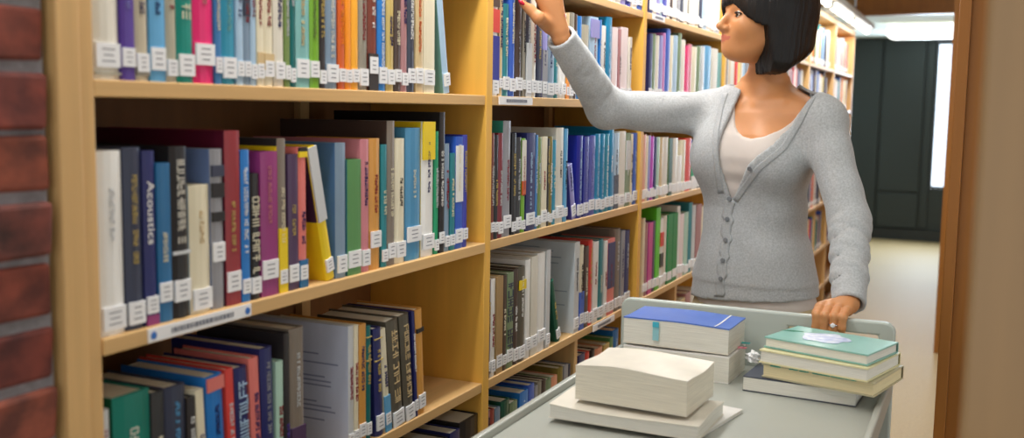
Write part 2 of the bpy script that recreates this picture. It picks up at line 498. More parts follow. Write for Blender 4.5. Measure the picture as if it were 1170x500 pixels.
def book(loc, t, h, col, label, group, D=None, lean=0, lab=.06, title=None, bands=(), side=None, sidetext=None, detail=2, seed=0, roll=0, labw=.9, word=None, pages=None):
    """an upright book, spine towards +X; origin at its left front foot; lean tips the top towards -Y"""
    r = random.Random(seed * 13 + 5)
    D = D or min(.235, max(.12, h * r.uniform(.66, .78)))
    bulge = min(.004, t * .14) if r.random() < .6 else .0008
    o = thing('book', label, 'book', loc, (math.radians(lean), 0, 0), group)
    mb = MB()
    v, f = cover_mesh(t, h, D, bulge)
    mb.add(v, f)
    mb.build('cover', cmat(col), o)
    bd = .0024
    MB().box((-D + .003, bd, .002), (-bulge - .0036, t - bd, h - .003)).build('page_block', pages or M_PAPER, o)
    if side:        # the left board shows a different print
        mb = MB()
        for za, zb, c in side:
            mb2 = MB().box((-D + .0005, -.0006, h * za), (-bulge - .001, -.0001, h * zb))
            mb2.build('cover_print', cmat(c), o)
    if sidetext:
        mb = MB()
        z = h * .93
        while z > h * .2:
            L = D * r.uniform(.35, .8)
            if r.random() < .8:
                mb.box((-D + .02, -.0012, z - .0026), (-D + .02 + L, -.0007, z))
            z -= .0075 if r.random() < .85 else .02
        mb.build('cover_text', mat('text_%d' % sum(sidetext), sidetext, .5), o)
    for za, zb, c in bands:
        MB().box((-.0022, .0002, h * za), (.0006, t - .0002, h * zb)).build('spine_band', cmat(c), o)
    if detail and lab is not None and t > .004:
        w = t * labw
        y0 = (t - w) / 2
        lh = min(.027, max(.02, w * 1.2))
        m = MB().box((-.0020, y0, lab * h * 1.0), (.0012, y0 + w, lab * h + lh), 0)
        if detail > 1:
            rows = 3
            for q in range(rows):
                zz = lab * h + lh * (.78 - q * .25)
                ww = w * r.uniform(.35, .6)
                m.box((.0012, t / 2 - ww / 2, zz - lh * .05), (.0014, t / 2 + ww / 2, zz), 1)
        m.build('call_label', [M_LABEL, M_INK], o)
    if word:
        cu = bpy.data.curves.new('word', 'FONT')
        cu.body = word[0]
        cu.size = t * .95
        cu.extrude = .0002
        tmp = bpy.data.objects.new('word', cu)
        COL.objects.link(tmp)
        me = bpy.data.meshes.new_from_object(tmp.evaluated_get(bpy.context.evaluated_depsgraph_get()))
        bpy.data.objects.remove(tmp)
        L = max(v.co.x for v in me.vertices)
        for vv in me.vertices:
            x, y, z = vv.co
            vv.co = (.0012 + z, t * .18 + y * .86, h * word[1] - x * (h * word[2] / L))
        link('title', me, o, [cmat(title[0])])
        title = None
    if title and detail > 1 and t > .006:
        c, za, zb = title[:3]
        ww = min(t * .36, .0058) if len(title) < 4 else t * title[3]
        m = MB()
        for (u0, u1, v0, v1) in lettering(ww, h * (zb - za), seed):
            y0 = t / 2 - ww / 2
            m.box((-.0005, y0 + v0, h * zb - u1), (.0010, y0 + v1, h * zb - u0))
        if m.v:
            m.build('title', cmat(c), o)
    return o


ROWN = {'N': 'top shelf', 'O': 'upper shelf', 'A': 'shelf at her hand height', 'B': 'shelf at waist height', 'C': 'shelf below waist height', 'D': 'lowest visible shelf'}
ROWN0 = {'A': 'topmost shelf in view', 'B': 'middle shelf', 'C': 'shelf below the middle one', 'D': 'lowest shelf in view'}
TCOL = ['white', 'cream', 'gold', 'pale grey', 'near-black', 'dark red']
SPX = SX - .005


def lum(c):
    r, g, b = C[c]
    return .3 * r + .6 * g + .1 * b


def shelf_books(bay, row, ymeas, specs, maxh=None):
    z = ZS[row]
    prev = -9
    lastright = Y0 + bay * BAY
    for i, s in enumerate(specs):
        x0, x1, yt, c = s[:4]
        o = dict(s[4]) if len(s) > 4 else {}
        ym = ymeas(0.5 * (x0 + x1)) if callable(ymeas) else ymeas
        sp = SPX + o.pop('dx', 0)
        a, b = at(x0, ym, 0, sp)[1], at(x1, ym, 0, sp)[1]
        a = max(a, prev + .0004, Y0 + bay * BAY + .0015)
        b = min(b, Y0 + (bay + 1) * BAY - UT - .001)
        t = max(.004, b - a - .0006)
        prev = a + t if not o.get('lean') else a + t
        if isinstance(yt, float) and yt < 1:
            h = yt
        else:
            h = at(x0 + (x1 - x0) * .5 + (o.pop('tx', 0)), yt, 0, sp)[2] - z
        if o.get('lean') == 'auto':
            o['lean'] = math.degrees(math.atan(max(.004, a - lastright - .001) / h))
        lastright = a + t
        if o.get('lean'):
            h /= math.cos(math.radians(o['lean']))
        if maxh:
            h = min(h, maxh)
        h = max(h, .1)
        seed = bay * 1000 + ord(row) * 50 + i
        r = random.Random(seed)
        if 'title' not in o:
            tc = r.choice(TCOL[:4]) if lum(c) < 140 else r.choice(TCOL[4:] + ['navy'])
            z0 = r.uniform(.3, .5)
            o['title'] = (tc, z0, min(.95, z0 + r.uniform(.2, .45)))
        if 'lab' not in o:
            o['lab'] = r.uniform(.03, .075)
        hb = {0: 'book', 1: 'hardback', 2: 'volume'}[0]
        rn = (ROWN0 if bay == 0 else ROWN)[row]
        lb = '%s %s, %s from left, %s, %s' % (c, hb, ORD[i + 1], rn, BAYN[bay])
        book((sp, a, z), t, h, c, lb, 'books on the %s of the %s' % (rn, BAYN[bay]), seed=seed, detail=2 if bay < 2 else 1, **o)


# ---- nearest bay
shelf_books(0, 'A', lambda x: 90 + (x - 108) * .04, [
    (109, 139.5, .236, 'off-white', dict(lab=.06, title=('coral pink', .45, .7), bands=[(.025, .035, 'greige')])), (140.5, 156, .232, 'purple', dict(title=('lavender', .35, .8))), (157, 172, .225, 'beige', dict(bands=[(.03, .07, 'taupe')])), (173, 191, .232, 'sky blue'),
    (192, 204, .22, 'greige'), (205, 224, .236, 'emerald', dict(title=('cream', .3, .9, .42))), (224, 247, .236, 'hot pink', dict(lab=.10, title=('pink', .4, .9))), (247.5, 254.5, .22, 'steel blue'), (255, 271.5, .23, 'teal blue', dict(title=('pale teal', .3, .9))),
    (272, 279.5, .23, 'pale blue'), (280, 287.5, .23, 'blue-grey', dict(bands=[(.4, .95, 'slate')])), (288, 294.5, .22, 'pale blue'), (295, 302.5, .23, 'cream', dict(bands=[(.13, .2, 'tan')])), (303, 314, .225, 'cream', dict(bands=[(.1, .2, 'tan')])),
    (315, 326.5, .235, 'off-white'), (327, 332.5, .22, 'olive green'), (333, 338.5, .236, 'deep teal'), (339, 354.5, .236, 'pale teal', dict(title=('tan', .25, .95))), (355, 365.5, .236, 'lime green', dict(title=('olive green', .3, .9))),
    (366, 373.5, .236, 'near-black'), (374, 387.5, .23, 'blue-grey', dict(title=('off-white', .2, .9))), (388, 395.5, .23, 'orange red', dict(title=('orange', .3, .6))), (396, 402.5, .235, 'orange', dict(title=None)), (403, 411, .235, 'yellow orange', dict(title=None)),
    (411.5, 421.5, .235, 'taupe'), (422, 432.5, .23, 'rust brown', dict(bands=[(0, .26, 'charcoal')], lab=.12)), (433, 442.5, .236, 'bright blue', dict(title=('white', .1, .95, .18))), (443, 451.5, .23, 'gold'),
    (452, 459, .236, 'dark brown'), (459.5, 466.5, .236, 'dusty rose'), (467, 475, .23, 'slate'), (475.5, 484, .236, 'tan', dict(title=('orange red', .3, .9))), (484.5, 497, .236, 'cream', dict(title=None)),
    (509, 515.5, .225, 'pale blue', dict(lean='auto', side=[(0, 1, (104, 150, 142))], title=None)),
], .2365)

shelf_books(0, 'B', lambda x: 392 - (x - 118) * .26, [
    (117.5, 146.5, 172, 'white', dict(title=('pale grey', .5, .8), lab=.03)), (148, 168, 168, 'dark slate', dict(title=('gold', .35, .85), lab=.03)), (169, 183, 172, 'navy', dict(title=('white', .4, .9), word=('Acoustics', .83, .36), bands=[(0, .06, 'magenta')], lab=.07)), (183.5, 199, 186, 'ocean blue', dict(lab=.13)),
    (200, 220, 167, 'black', dict(title=('off-white', .42, .92, .36), bands=[(.375, .395, 'pale grey')], lab=.1)), (221, 244, 211, 'cream', dict(side=[(0, 1, 'pale blue')], title=('tan', .55, .8), lab=.03)),
    (245, 259, 170, 'grey', dict(side=[(0, 1, (104, 124, 168))], bands=[(.70, .79, 'black'), (.55, .61, 'black'), (.83, .90, 'dark slate')], lab=.3, title=None)), (260, 277, 149, 'dark red', dict(side=[(0, 1, (84, 18, 42))], title=('gold', .3, .6), lab=.08, D=.235)),
    (278, 287.5, 171, 'bright blue', dict(title=('white', .3, .9))), (288, 299.5, 198, 'black', dict(title=('cream', .15, .9, .6))), (300, 319.5, 173, 'magenta', dict(title=('pink', .5, .9), lab=.12)), (320, 329.5, 158, 'grey brown', dict(side=[(0, .9, 'black'), (.9, .95, 'yellow'), (.95, 1, 'near-black')], bands=[(0, .42, 'yellow')])),
    (331, 342.5, 176, 'plum'), (343, 352.5, 168, 'coral pink', dict(bands=[(0, .2, 'ocean blue'), (.93, .97, 'yellow'), (.97, 1, 'black')])),
    (375, 384.5, 170, 'yellow', dict(lean='auto', side=[(0, .45, 'yellow'), (.45, 1, 'dark purple')], bands=[(.45, 1, 'pale grey')], title=None, D=.2, tx=-34, labw=.8)),
    (386, 397.5, 163, 'blue-grey', dict(side=[(0, 1, (74, 112, 162))], title=None)), (398, 413.5, 182, 'green', dict(side=[(0, 1, (58, 118, 128))], title=None)), (414, 423.5, 159, 'pink', dict(D=.22)), (424, 436, 158, 'golden brown', dict(lab=.17)),
    (437, 443.5, 165, 'teal'), (444, 452.5, 138, 'grey brown', dict(D=.225, side=[(0, 1, 'dark brown')])), (453, 464, 158, 'cream'), (465, 482, 146, 'mid blue', dict(lab=.14)), (483, 496.5, 139, 'white', dict(bands=[(.72, 1, 'yellow')], side=[(0, 1, 'yellow')])),
    (497, 501.5, 150, 'bright green'), (502, 508, 128, 'black', dict(D=.235)), (508.5, 514, 164, 'blue-grey'), (514.5, 520, 175, 'teal'), (520.5, 528.5, 156, 'blue', dict(bands=[(.42, .92, 'white')])), (529, 534.5, 154, 'indigo'),
], .27)

shelf_books(0, 'C', 490, [
    (117, 126, 468, 'pale grey'), (132, 174.5, 449, 'teal green', dict(side=[(0, 1, (14, 88, 58))], title=('off-white', .4, .8, .2))), (176, 191, 447, 'charcoal'), (192, 215, 440, 'dark slate', dict(title=('sky blue', .4, .9), side=[(0, 1, 'navy')])), (216, 226, 453, 'near-black'),
    (230, 239, 443, 'cream', dict(lean=2.5)), (243, 262, 427, 'bright blue', dict(lean=2.5, bands=[(.9, .99, 'coral pink')], title=('navy', .4, .8))), (264, 273, 419, 'red', dict(lean=2.5)), (274.5, 289, 418, 'navy', dict(lean=2, title=('pale blue', .3, .9, .6))), (291, 302, 407, 'coral pink', dict(lean=2)),
    (303, 317, 396, 'navy', dict(lean=1.5, title=('grey', .4, .9))), (317.5, 326, 412, 'mint'), (326.5, 333, 380, 'near-black', dict(title=('purple', .2, .4))), (333.5, 350, 374, 'grey brown', dict(title=('pale grey', .45, .85), bands=[(.0, .35, 'plum')])),
    (399, 405, 372, 'pale grey', dict(side=[(0, 1, (196, 202, 222))], sidetext=(136, 142, 172), D=.2)), (405.5, 410.5, 371, 'cream'), (411, 419, 370, 'golden brown'), (419.5, 425, 372, 'deep teal', dict(bands=[(.9, .91, 'gold'), (.7, .71, 'gold')])),
    (431, 440, 374, 'navy', dict(lean=2.5, bands=[(.9, .91, 'gold'), (.7, .71, 'gold')])), (441.5, 448, 374, 'cream', dict(lean=5.5, bands=[(0, .35, 'sky blue')])), (450, 463, 364, 'dark olive', dict(lean=6, title=('tan', .2, .9, .4), lab=.0)), (464.5, 475, 358, 'dark olive', dict(lean=6, title=('tan', .2, .9, .4), lab=.0)), (475.5, 478.5, 354, 'navy', dict(lean=4.5)), (479.5, 487, 352, 'golden brown', dict(lean=4, bands=[(.78, .82, 'black')], title=None)),
], .265)

shelf_books(0, 'D', 500, [(462, 476, .19, 'near-black'), (477, 488, .2, 'slate'), (489, 500, .2, 'black'), (501, 514, .215, 'near-black'), (515, 526, .22, 'navy', dict(title=None)), (527, 548, .228, 'black', dict(title=None))], .24)

# ---- second bay
shelf_books(1, 'A', lambda x: 111 + (x - 562) * .03, [
    (562, 570, .231, 'white', dict(bands=[(.55, .75, 'red'), (.1, .52, 'royal blue'), (.77, .97, 'dark brown')], title=None, lab=.02)), (570.5, 574.5, .229, 'tan'), (575, 582, 4, 'teal'), (582.5, 589, .235, 'blue'), (589.5, 597, .2355, 'dark brown', dict(title=('grey', .3, .6))),
    (597.5, 600.5, .232, 'taupe'), (601, 607, .233, 'slate', dict(bands=[(0, .5, 'pale grey')])), (607.5, 613, .226, 'off-white'), (613.5, 619, 22, 'dark slate'), (619.5, 625, 20, 'lavender', dict(bands=[(.0, .6, 'grey')])),
    (625.5, 633, 18, 'blue-grey'), (633.5, 638, 20, 'teal'), (638.5, 641.5, 15, 'white'), (642, 646.5, 15, 'white'), (647, 650, 14, 'tan', dict(bands=[(0, .55, 'orange')])), (650.5, 655, 14, 'taupe'), (655.5, 659, 16, 'dark brown'),
    (659.5, 664.5, 18, 'bright blue', dict(D=.2)), (665, 673, 28, 'greige'), (674, 683.5, 19, 'pale blue', dict(bands=[(.75, .97, 'lavender')])), (684, 686.5, 22, 'bright blue'), (687, 692, 29, 'white'), (692.5, 699, 19, 'cyan blue', dict(title=('pale blue', .1, .9))),
    (700, 706, 31, 'pale pink', dict(title=None)), (706.5, 709, 33, 'dusty rose'), (709.5, 717.5, 31, 'pale pink', dict(title=None)), (718, 721, 42, 'off-white')], .2365)

shelf_books(1, 'B', lambda x: 275 - (x - 560) * .26, [
    (560.5, 565, 152, 'rust brown'), (565.5, 569, 154, 'black'), (569.5, 575, 152, 'maroon'), (575.5, 584, 138, 'grey', dict(side=[(0, 1, (60, 160, 140))])), (585, 589.5, 152, 'black'), (590, 595.5, 157, 'charcoal'), (596, 600, 158, 'lime green', dict(bands=[(.55, .98, 'off-white'), (.4, .55, 'orange red')])),
    (601, 611, 152, 'navy', dict(side=[(0, 1, 'navy')], title=('pale blue', .2, .8))), (611.5, 614, 154, 'steel blue'), (614.5, 618, 157, 'olive green'), (618.5, 624.5, 156, 'cream'), (625, 627, 158, 'near-black'), (627.5, 631, 156, 'olive'), (631.5, 635, 160, 'teal blue'),
    (635.5, 644, 146, 'off-white', dict(D=.2)), (644.5, 648, 147, 'sky blue'), (654, 658.5, 190, 'lavender', dict(lean='auto', side=[(0, 1, (66, 66, 150))], tx=-8)), (659.5, 666, 155, 'royal blue', dict(title=('pale blue', .2, .85), D=.2, side=[(0, 1, 'royal blue')])), (666.5, 672, 156, 'royal blue', dict(title=('lavender', .2, .85))), (672.5, 679, 155, 'indigo', dict(title=('lavender', .2, .85))),
    (680, 685.5, 153, 'cyan blue', dict(title=('pale blue', .2, .85))), (686, 690.5, 153, 'cyan blue', dict(title=('pale blue', .2, .85))), (691, 695.5, 153, 'teal blue', dict(title=('white', .2, .85))), (696, 700.5, 145, 'cyan blue'), (701, 706, 152, 'pale blue', dict(bands=[(0, .45, 'slate')])), (706.5, 713.5, 150, 'off-white', dict(title=None)),
    (714, 719.5, 152, 'sage', dict(bands=[(.5, .9, 'pale grey')])), (720, 722.5, 153, 'cream'), (723, 728, 152, 'blue'), (728.5, 731, 154, 'dark brown')], .26)

shelf_books(1, 'C', lambda x: 436 - (x - 557) * .53, [
    (558, 560, 320, 'plum'), (560.5, 566, 319, 'white'), (566.5, 573.5, 316, 'tan', dict(bands=[(.0, 1, (170, 138, 92))], title=None)), (574, 578.5, 315, 'dark brown'), (579, 586, 312, 'sage', dict(title=('dark slate', .1, .95, .7))), (586.5, 592, 308, 'dark brown'), (592.5, 600, 305, 'dark olive', dict(bands=[(.76, .86, 'yellow')])),
    (600.5, 606, 297, 'white', dict(title=None, lab=.08)), (606.5, 613.5, 293, 'off-white', dict(title=None, lab=.08)), (614, 623, 289, 'white', dict(title=None, lab=.1)), (623.5, 628, 286, 'pale grey', dict(title=None)), (637, 641, 322, 'dark green', dict(lean='auto', side=[(0, 1, 'dark green')], tx=-7)),
    (655.5, 661, 277, 'pale grey', dict(side=[(0, 1, (206, 214, 220))], sidetext=(150, 165, 180), D=.2)), (661.5, 666.5, 281, 'cream', dict(bands=[(0, .45, 'blue')])), (667, 671.5, 282, 'dark brown'), (672, 676.5, 275, 'red', dict(D=.22)), (677, 682.5, 277, 'white'), (683, 689, 274, 'teal'), (689.5, 693, 276, 'white'),
    (693.5, 701, 273, 'coral pink', dict(bands=[(.35, .95, 'navy')])), (702, 708, 262, 'grey brown', dict(D=.23)), (708.5, 712.5, 264, 'grey'), (713, 719, 264, 'navy')], .255)

shelf_books(1, 'D', lambda x: 500 - (x - 557) * .5, [
    (557.5, 560, 470, 'dusty rose'), (560.5, 566, 468, 'brick red'), (567, 573, 466, 'blue-grey'), (574, 583.5, 457, 'dark green', dict(D=.2)), (584, 593, 459, 'sage', dict(D=.2)), (594, 603.5, 447, 'bright blue', dict(D=.21, title=('pale blue', .4, .9))), (604, 610.5, 439, 'blue', dict(D=.21)), (611, 614.5, 441, 'grey'),
    (615, 619.5, 436, 'taupe'), (620, 624.5, 434, 'dark brown'), (625, 631, 433, 'sage'), (631.5, 638, 430, 'salmon', dict(D=.2)), (638.5, 644, 420, 'olive', dict(D=.2)), (644.5, 649, 417, 'grey'), (649.5, 652, 416, 'slate'),
    (661, 668, 405, 'navy'), (668.5, 674, 403, 'red'), (674.5, 680, 400, 'black'), (680.5, 689, 398, 'salmon'), (689.5, 696, 393, 'gold'), (696.5, 700, 386, 'green', dict(D=.2)), (700.5, 707, 377, 'bright blue', dict(D=.2))], .26)

shelf_books(1, 'O', 8, [(690, 696, .2, 'grey'), (696.5, 702, .21, 'pale blue'), (702.5, 709, .22, 'white'), (709.5, 716, .21, 'lavender'), (716.5, 722, .22, 'indigo'), (722.5, 728, .2, 'white'), (728.5, 735, .22, 'blue')], .24)

# ---- third bay
shelf_books(2, 'O', lambda x: 17 + (x - 742) * .27, [
    (742, 746, .22, 'navy'), (746.5, 750, .21, 'white'), (750.5, 754, .22, 'lavender'), (754.5, 757, .2, 'pale blue'), (757.5, 762, .22, 'indigo'), (762.5, 766, .23, 'white'), (766.5, 769, .21, 'dark brown'), (769.5, 774, .22, 'off-white'), (774.5, 777, .22, 'grey'), (777.5, 781, .2, 'slate'),
    (781.5, 785, .22, 'off-white'), (785.5, 788, .23, 'taupe'), (788.5, 794, .22, 'white'), (794.5, 799, .2, 'cream'), (799.5, 803, .21, 'dark slate'), (803.5, 808, .22, 'pale blue'), (808.5, 812, .22, 'white'), (812.5, 817, .22, 'off-white'), (817.5, 822, .2, 'pale grey')], .24)
shelf_books(2, 'A', lambda x: 118 + (x - 740) * .06, [
    (741, 744.5, 38, 'navy'), (745, 748.5, 38, 'sage'), (749, 752.5, 40, 'off-white'), (753, 756, 40, 'lavender'), (756.5, 759.5, 37, 'mauve'), (760, 764, 32, 'blue'), (764.5, 768.5, 40, 'cream'), (769, 773.5, 40, 'pale blue'), (774, 777.5, 37, 'sage'), (778, 782, 45, 'off-white'), (782.5, 786, 52, 'hot pink'),
    (786.5, 789.5, 50, 'pink'), (790, 795.5, 53, 'cream'), (796, 799.5, 52, 'sage'), (800, 803.5, 52, 'pale grey'), (804, 811.5, 52, 'sky blue'), (812, 818.5, 55, 'off-white'), (819, 824, 60, 'pale teal')], .2365)
shelf_books(2, 'B', lambda x: 230 - (x - 733) * .22, [
    (733.5, 737, 154, 'salmon'), (737.5, 740, 155, 'cream'), (740.3, 742.3, 155, 'lavender'), (742.7, 746.8, 156, 'bright magenta'), (747.2, 749.4, 157, 'navy'), (749.8, 753.2, 157, 'mint'), (753.6, 757, 157, 'tan'), (757.4, 763, 157, 'off-white'), (763.4, 767, 158, 'sage', dict(bands=[(0, 1, 'dark green')])), (767.4, 773, 158, 'off-white'), (773.4, 778, 178, 'white'),
    (778.4, 783, 160, 'cream'), (783.4, 789.6, 158, 'red'), (790, 796, 165, 'bright green', dict(bands=[(0, .3, 'white')])), (796.4, 801, 165, 'grey'), (801.4, 808, 160, 'blue'), (808.4, 815, 162, 'cream'), (815.4, 821, 162, 'maroon')], .25)
shelf_books(2, 'C', lambda x: 336 - (x - 733) * .5, [
    (733.5, 736, 250, 'cream'), (736.4, 739, 256, 'dusty rose'), (739.4, 744, 255, 'mauve', dict(bands=[(0, 1, (206, 70, 146))])), (744.4, 748, 253, 'plum'), (748.4, 753, 237, 'vivid green', dict(D=.21)), (753.4, 757, 250, 'white', dict(bands=[(.3, .5, 'near-black'), (.6, .8, 'red')])), (757.4, 761, 247, 'off-white'), (761.4, 767, 245, 'bright green', dict(bands=[(0, 1, (18, 138, 70))])), (767.4, 772.4, 244, 'bright green', dict(bands=[(0, 1, (18, 138, 70))])),
    (773, 776, 236, 'white'), (776.4, 781, 245, 'pale pink'), (781.4, 786, 243, 'mint'), (786.4, 790, 232, 'teal', dict(D=.21)), (790.4, 794, 235, 'pale grey'), (794.4, 800, 234, 'dusty rose'), (800.4, 806, 236, 'cream')], .26)
shelf_books(2, 'D', 380, [(736, 741, .2, 'plum'), (741.5, 746, .22, 'dusty rose'), (746.5, 752, .21, 'navy'), (752.5, 758, .22, 'taupe'), (758.5, 764, .2, 'maroon'), (764.5, 770, .22, 'grey'), (776, 782, .21, 'tan'), (782.5, 788, .22, 'dusty rose'), (788.5, 795, .22, 'off-white')], .24)

# ---- bays farther down the aisle
PAL = ['white', 'cream', 'off-white', 'navy', 'blue', 'red', 'green', 'grey', 'black', 'orange', 'teal', 'tan', 'pale blue', 'slate', 'yellow', 'dusty rose', 'dark brown', 'off-white']
far = MB()
for k in (3, 4, 5, 6):
    for row in ('O', 'A', 'B', 'C', 'D'):
        y = Y0 + k * BAY + .004
        end = Y0 + (k + 1) * BAY - UT
        mid = (Y0 + k * BAY + end) / 2
        stop = end - rnd.uniform(.05, .25)
        while True:
            t = rnd.uniform(.02, .045)
            if row in 'D' and y < mid + .012 and y + t > mid - .012:
                y = mid + .012
            if y + t > stop:
                break
            q = rnd.randrange(len(PAL))
            h = rnd.uniform(.19, .234)
            x0 = SPX - rnd.uniform(0, .01)
            v, f = cover_mesh(t - .001, h, .16, .002)
            far.add([(x0 + p[0], y + p[1], ZS[row] + .0002 + p[2]) for p in v], f, q)
            far.box((x0 - .157, y + .0024, ZS[row] + .002), (x0 - .006, y + t - .0034, ZS[row] + h - .003), len(PAL))
            far.box((x0 - .001, y + t * .1, ZS[row] + .012), (x0 + .0006, y + t * .9, ZS[row] + .038), len(PAL) + 1)
            y += t
o = far.build('far_books', [cmat(c) for c in PAL] + [M_PAPER, M_LABEL])
o['kind'] = 'stuff'
tag(o, 'blurred rows of books filling the shelves behind and past the woman', 'books')

# ------------------------------------------------------------------ the trolley
TZ = CAM_H - .50          # top surface
TX0, TX1, TY0, TY1 = -.668, -.128, 1.02, 1.985
tr = thing('book_trolley', 'pale grey metal book trolley with stacked books on top', 'trolley', ((TX0 + TX1) / 2, (TY0 + TY1) / 2, 0))
cx, cy = tr.location.x, tr.location.y


def tb(lo, hi):
    return (lo[0] - cx, lo[1] - cy, lo[2]), (hi[0] - cx, hi[1] - cy, hi[2])


MB().box(*tb((TX0 + .012, TY0, TZ - .02), (TX1 - .012, TY1 - .005, TZ))).build('top_tray', M_METAL, tr, bevel=.003)
for xa, xb in ((TX0, TX0 + .0115), (TX1 - .0115, TX1)):
    MB().box(*tb((xa, TY0, TZ - .03), (xb, TY1 - .004, TZ + .012))).build('side_lip', M_METAL, tr, bevel=.003)
for z in (.50, .18):
    MB().box(*tb((TX0 + .012, TY0 + .02, z - .02), (TX1 - .012, TY1 - .02, z))).build('shelf', M_METAL, tr, bevel=.003)


def end_plate(y, name):
    """end wall with two hand slots"""
    zt = CAM_H - .388
    xs = [TX0, TX0 + .035, -.44, -.325, TX1 - .03, TX1]
    za, zb = zt - .052, zt - .026
    bm = bmesh.new()
    zs = [.12, za, zb, zt]
    g = {}
    for i, x in enumerate(xs):
        for j, z in enumerate(zs):
            g[i, j] = bm.verts.new((x - cx, y - cy, z))
    for i in range(5):
        for j in range(3):
            if j == 1 and i in (1, 3):
                continue
            bm.faces.new((g[i, j], g[i + 1, j], g[i + 1, j + 1], g[i, j + 1]))
    ret = bmesh.ops.extrude_face_region(bm, geom=bm.faces[:])
    bmesh.ops.translate(bm, verts=[e for e in ret['geom'] if isinstance(e, bmesh.types.BMVert)], vec=(0, .018, 0))
    bmesh.ops.recalc_face_normals(bm, faces=bm.faces)
    sharp = [e for e in bm.edges if len(e.link_faces) == 2 and e.calc_face_angle(0) > 1]
    corner = [e for e in sharp if abs((e.verts[0].co - e.verts[1].co).y) > .01 and e.verts[0].co.z > zt - .001]
    bmesh.ops.bevel(bm, geom=corner, offset=.02, segments=4, affect='EDGES', profile=.5)
    me = bpy.data.meshes.new(name)
    bm.to_mesh(me)
    bm.free()
    o = link(name, me, tr, [M_METALD])
    md = o.modifiers.new('bevel', 'BEVEL')
    md.width = .004
    md.segments = 2
    md.limit_method = 'ANGLE'
    return o


end_plate(TY1 - .003, 'handle_plate')
MB().box(*tb((TX0, TY0 - .02, .12), (TX1, TY0 - .001, TZ - .02))).build('end_plate', M_METALD, tr, bevel=.004)
for x in (TX0 + .05, TX1 - .05):
    for y in (TY0 + .05, TY1 - .05):
        c_ = MB().box((x - cx - .016, y - cy - .016, .075), (x - cx + .016, y - cy + .016, .16)).build('caster', M_METALD, tr)
        pr = [(y - cy + .036 * math.cos(w), .0375 + .0365 * math.sin(w)) for w in [2 * math.pi * q / 18 for q in range(18)]]
        MB().prism(pr, 0, x - cx - .012, x - cx + .012).build('wheel', M_RUB, c_)


def slab(name, p_fl, p_fr, p_br, p_bl, z0, z1, warp=0, n=14, seed=0):
    """a flat-lying block on four ground corners with wavy faces; returns verts, faces"""
    r = np.random.RandomState(seed)
    A, B, Cc, D_ = [np.array(p[:2]) for p in (p_fl, p_fr, p_br, p_bl)]
    v, f = [], []
    idx = {}
    ph = r.uniform(0, 6, 6)

    def W(u, w):
        return warp * (math.sin(u * 4.2 + ph[0]) * .6 + math.sin(w * 3.1 + ph[1]) * .4 + math.sin((u + w) * 7 + ph[2]) * .18)
    for top in (0, 1):
        for i in range(n + 1):
            for j in range(n + 1):
                u, w = i / n, j / n
                p = A * (1 - u) * (1 - w) + B * u * (1 - w) + Cc * u * w + D_ * (1 - u) * w
                z = (z1 + W(u, w)) if top else z0
                idx[top, i, j] = len(v)
                v.append((p[0], p[1], z))
    for i in range(n):
        for j in range(n):
            f.append((idx[1, i, j], idx[1, i + 1, j], idx[1, i + 1, j + 1], idx[1, i, j + 1]))
            f.append((idx[0, i, j], idx[0, i, j + 1], idx[0, i + 1, j + 1], idx[0, i + 1, j]))
    for i in range(n):
        f.append((idx[0, i, 0], idx[0, i + 1, 0], idx[1, i + 1, 0], idx[1, i, 0]))
        f.append((idx[0, i + 1, n], idx[0, i, n], idx[1, i, n], idx[1, i + 1, n]))
        f.append((idx[0, 0, i + 1], idx[0, 0, i], idx[1, 0, i], idx[1, 0, i + 1]))
        f.append((idx[0, n, i], idx[0, n, i + 1], idx[1, n, i + 1], idx[1, n, i]))
    return v, f


def quad_at(pts, z):
    return [at(x, y, 2, z) for x, y in pts]


def rect(fl, fr, depth):
    """corners of a rectangle from its front edge and its depth"""
    fl, fr = np.array(fl[:2]), np.array(fr[:2])
    d = (fr - fl) / np.linalg.norm(fr - fl)
    nrm = np.array([-d[1], d[0]])
    return fl, fr, fr + nrm * depth, fl + nrm * depth


def rect_a(fl, deg, w, depth):
    """corners of a rectangle from its front left corner, turn, width and depth"""
    c, s_ = math.cos(math.radians(deg)), math.sin(math.radians(deg))
    return rect(fl, (fl[0] + w * c, fl[1] + w * s_), depth)


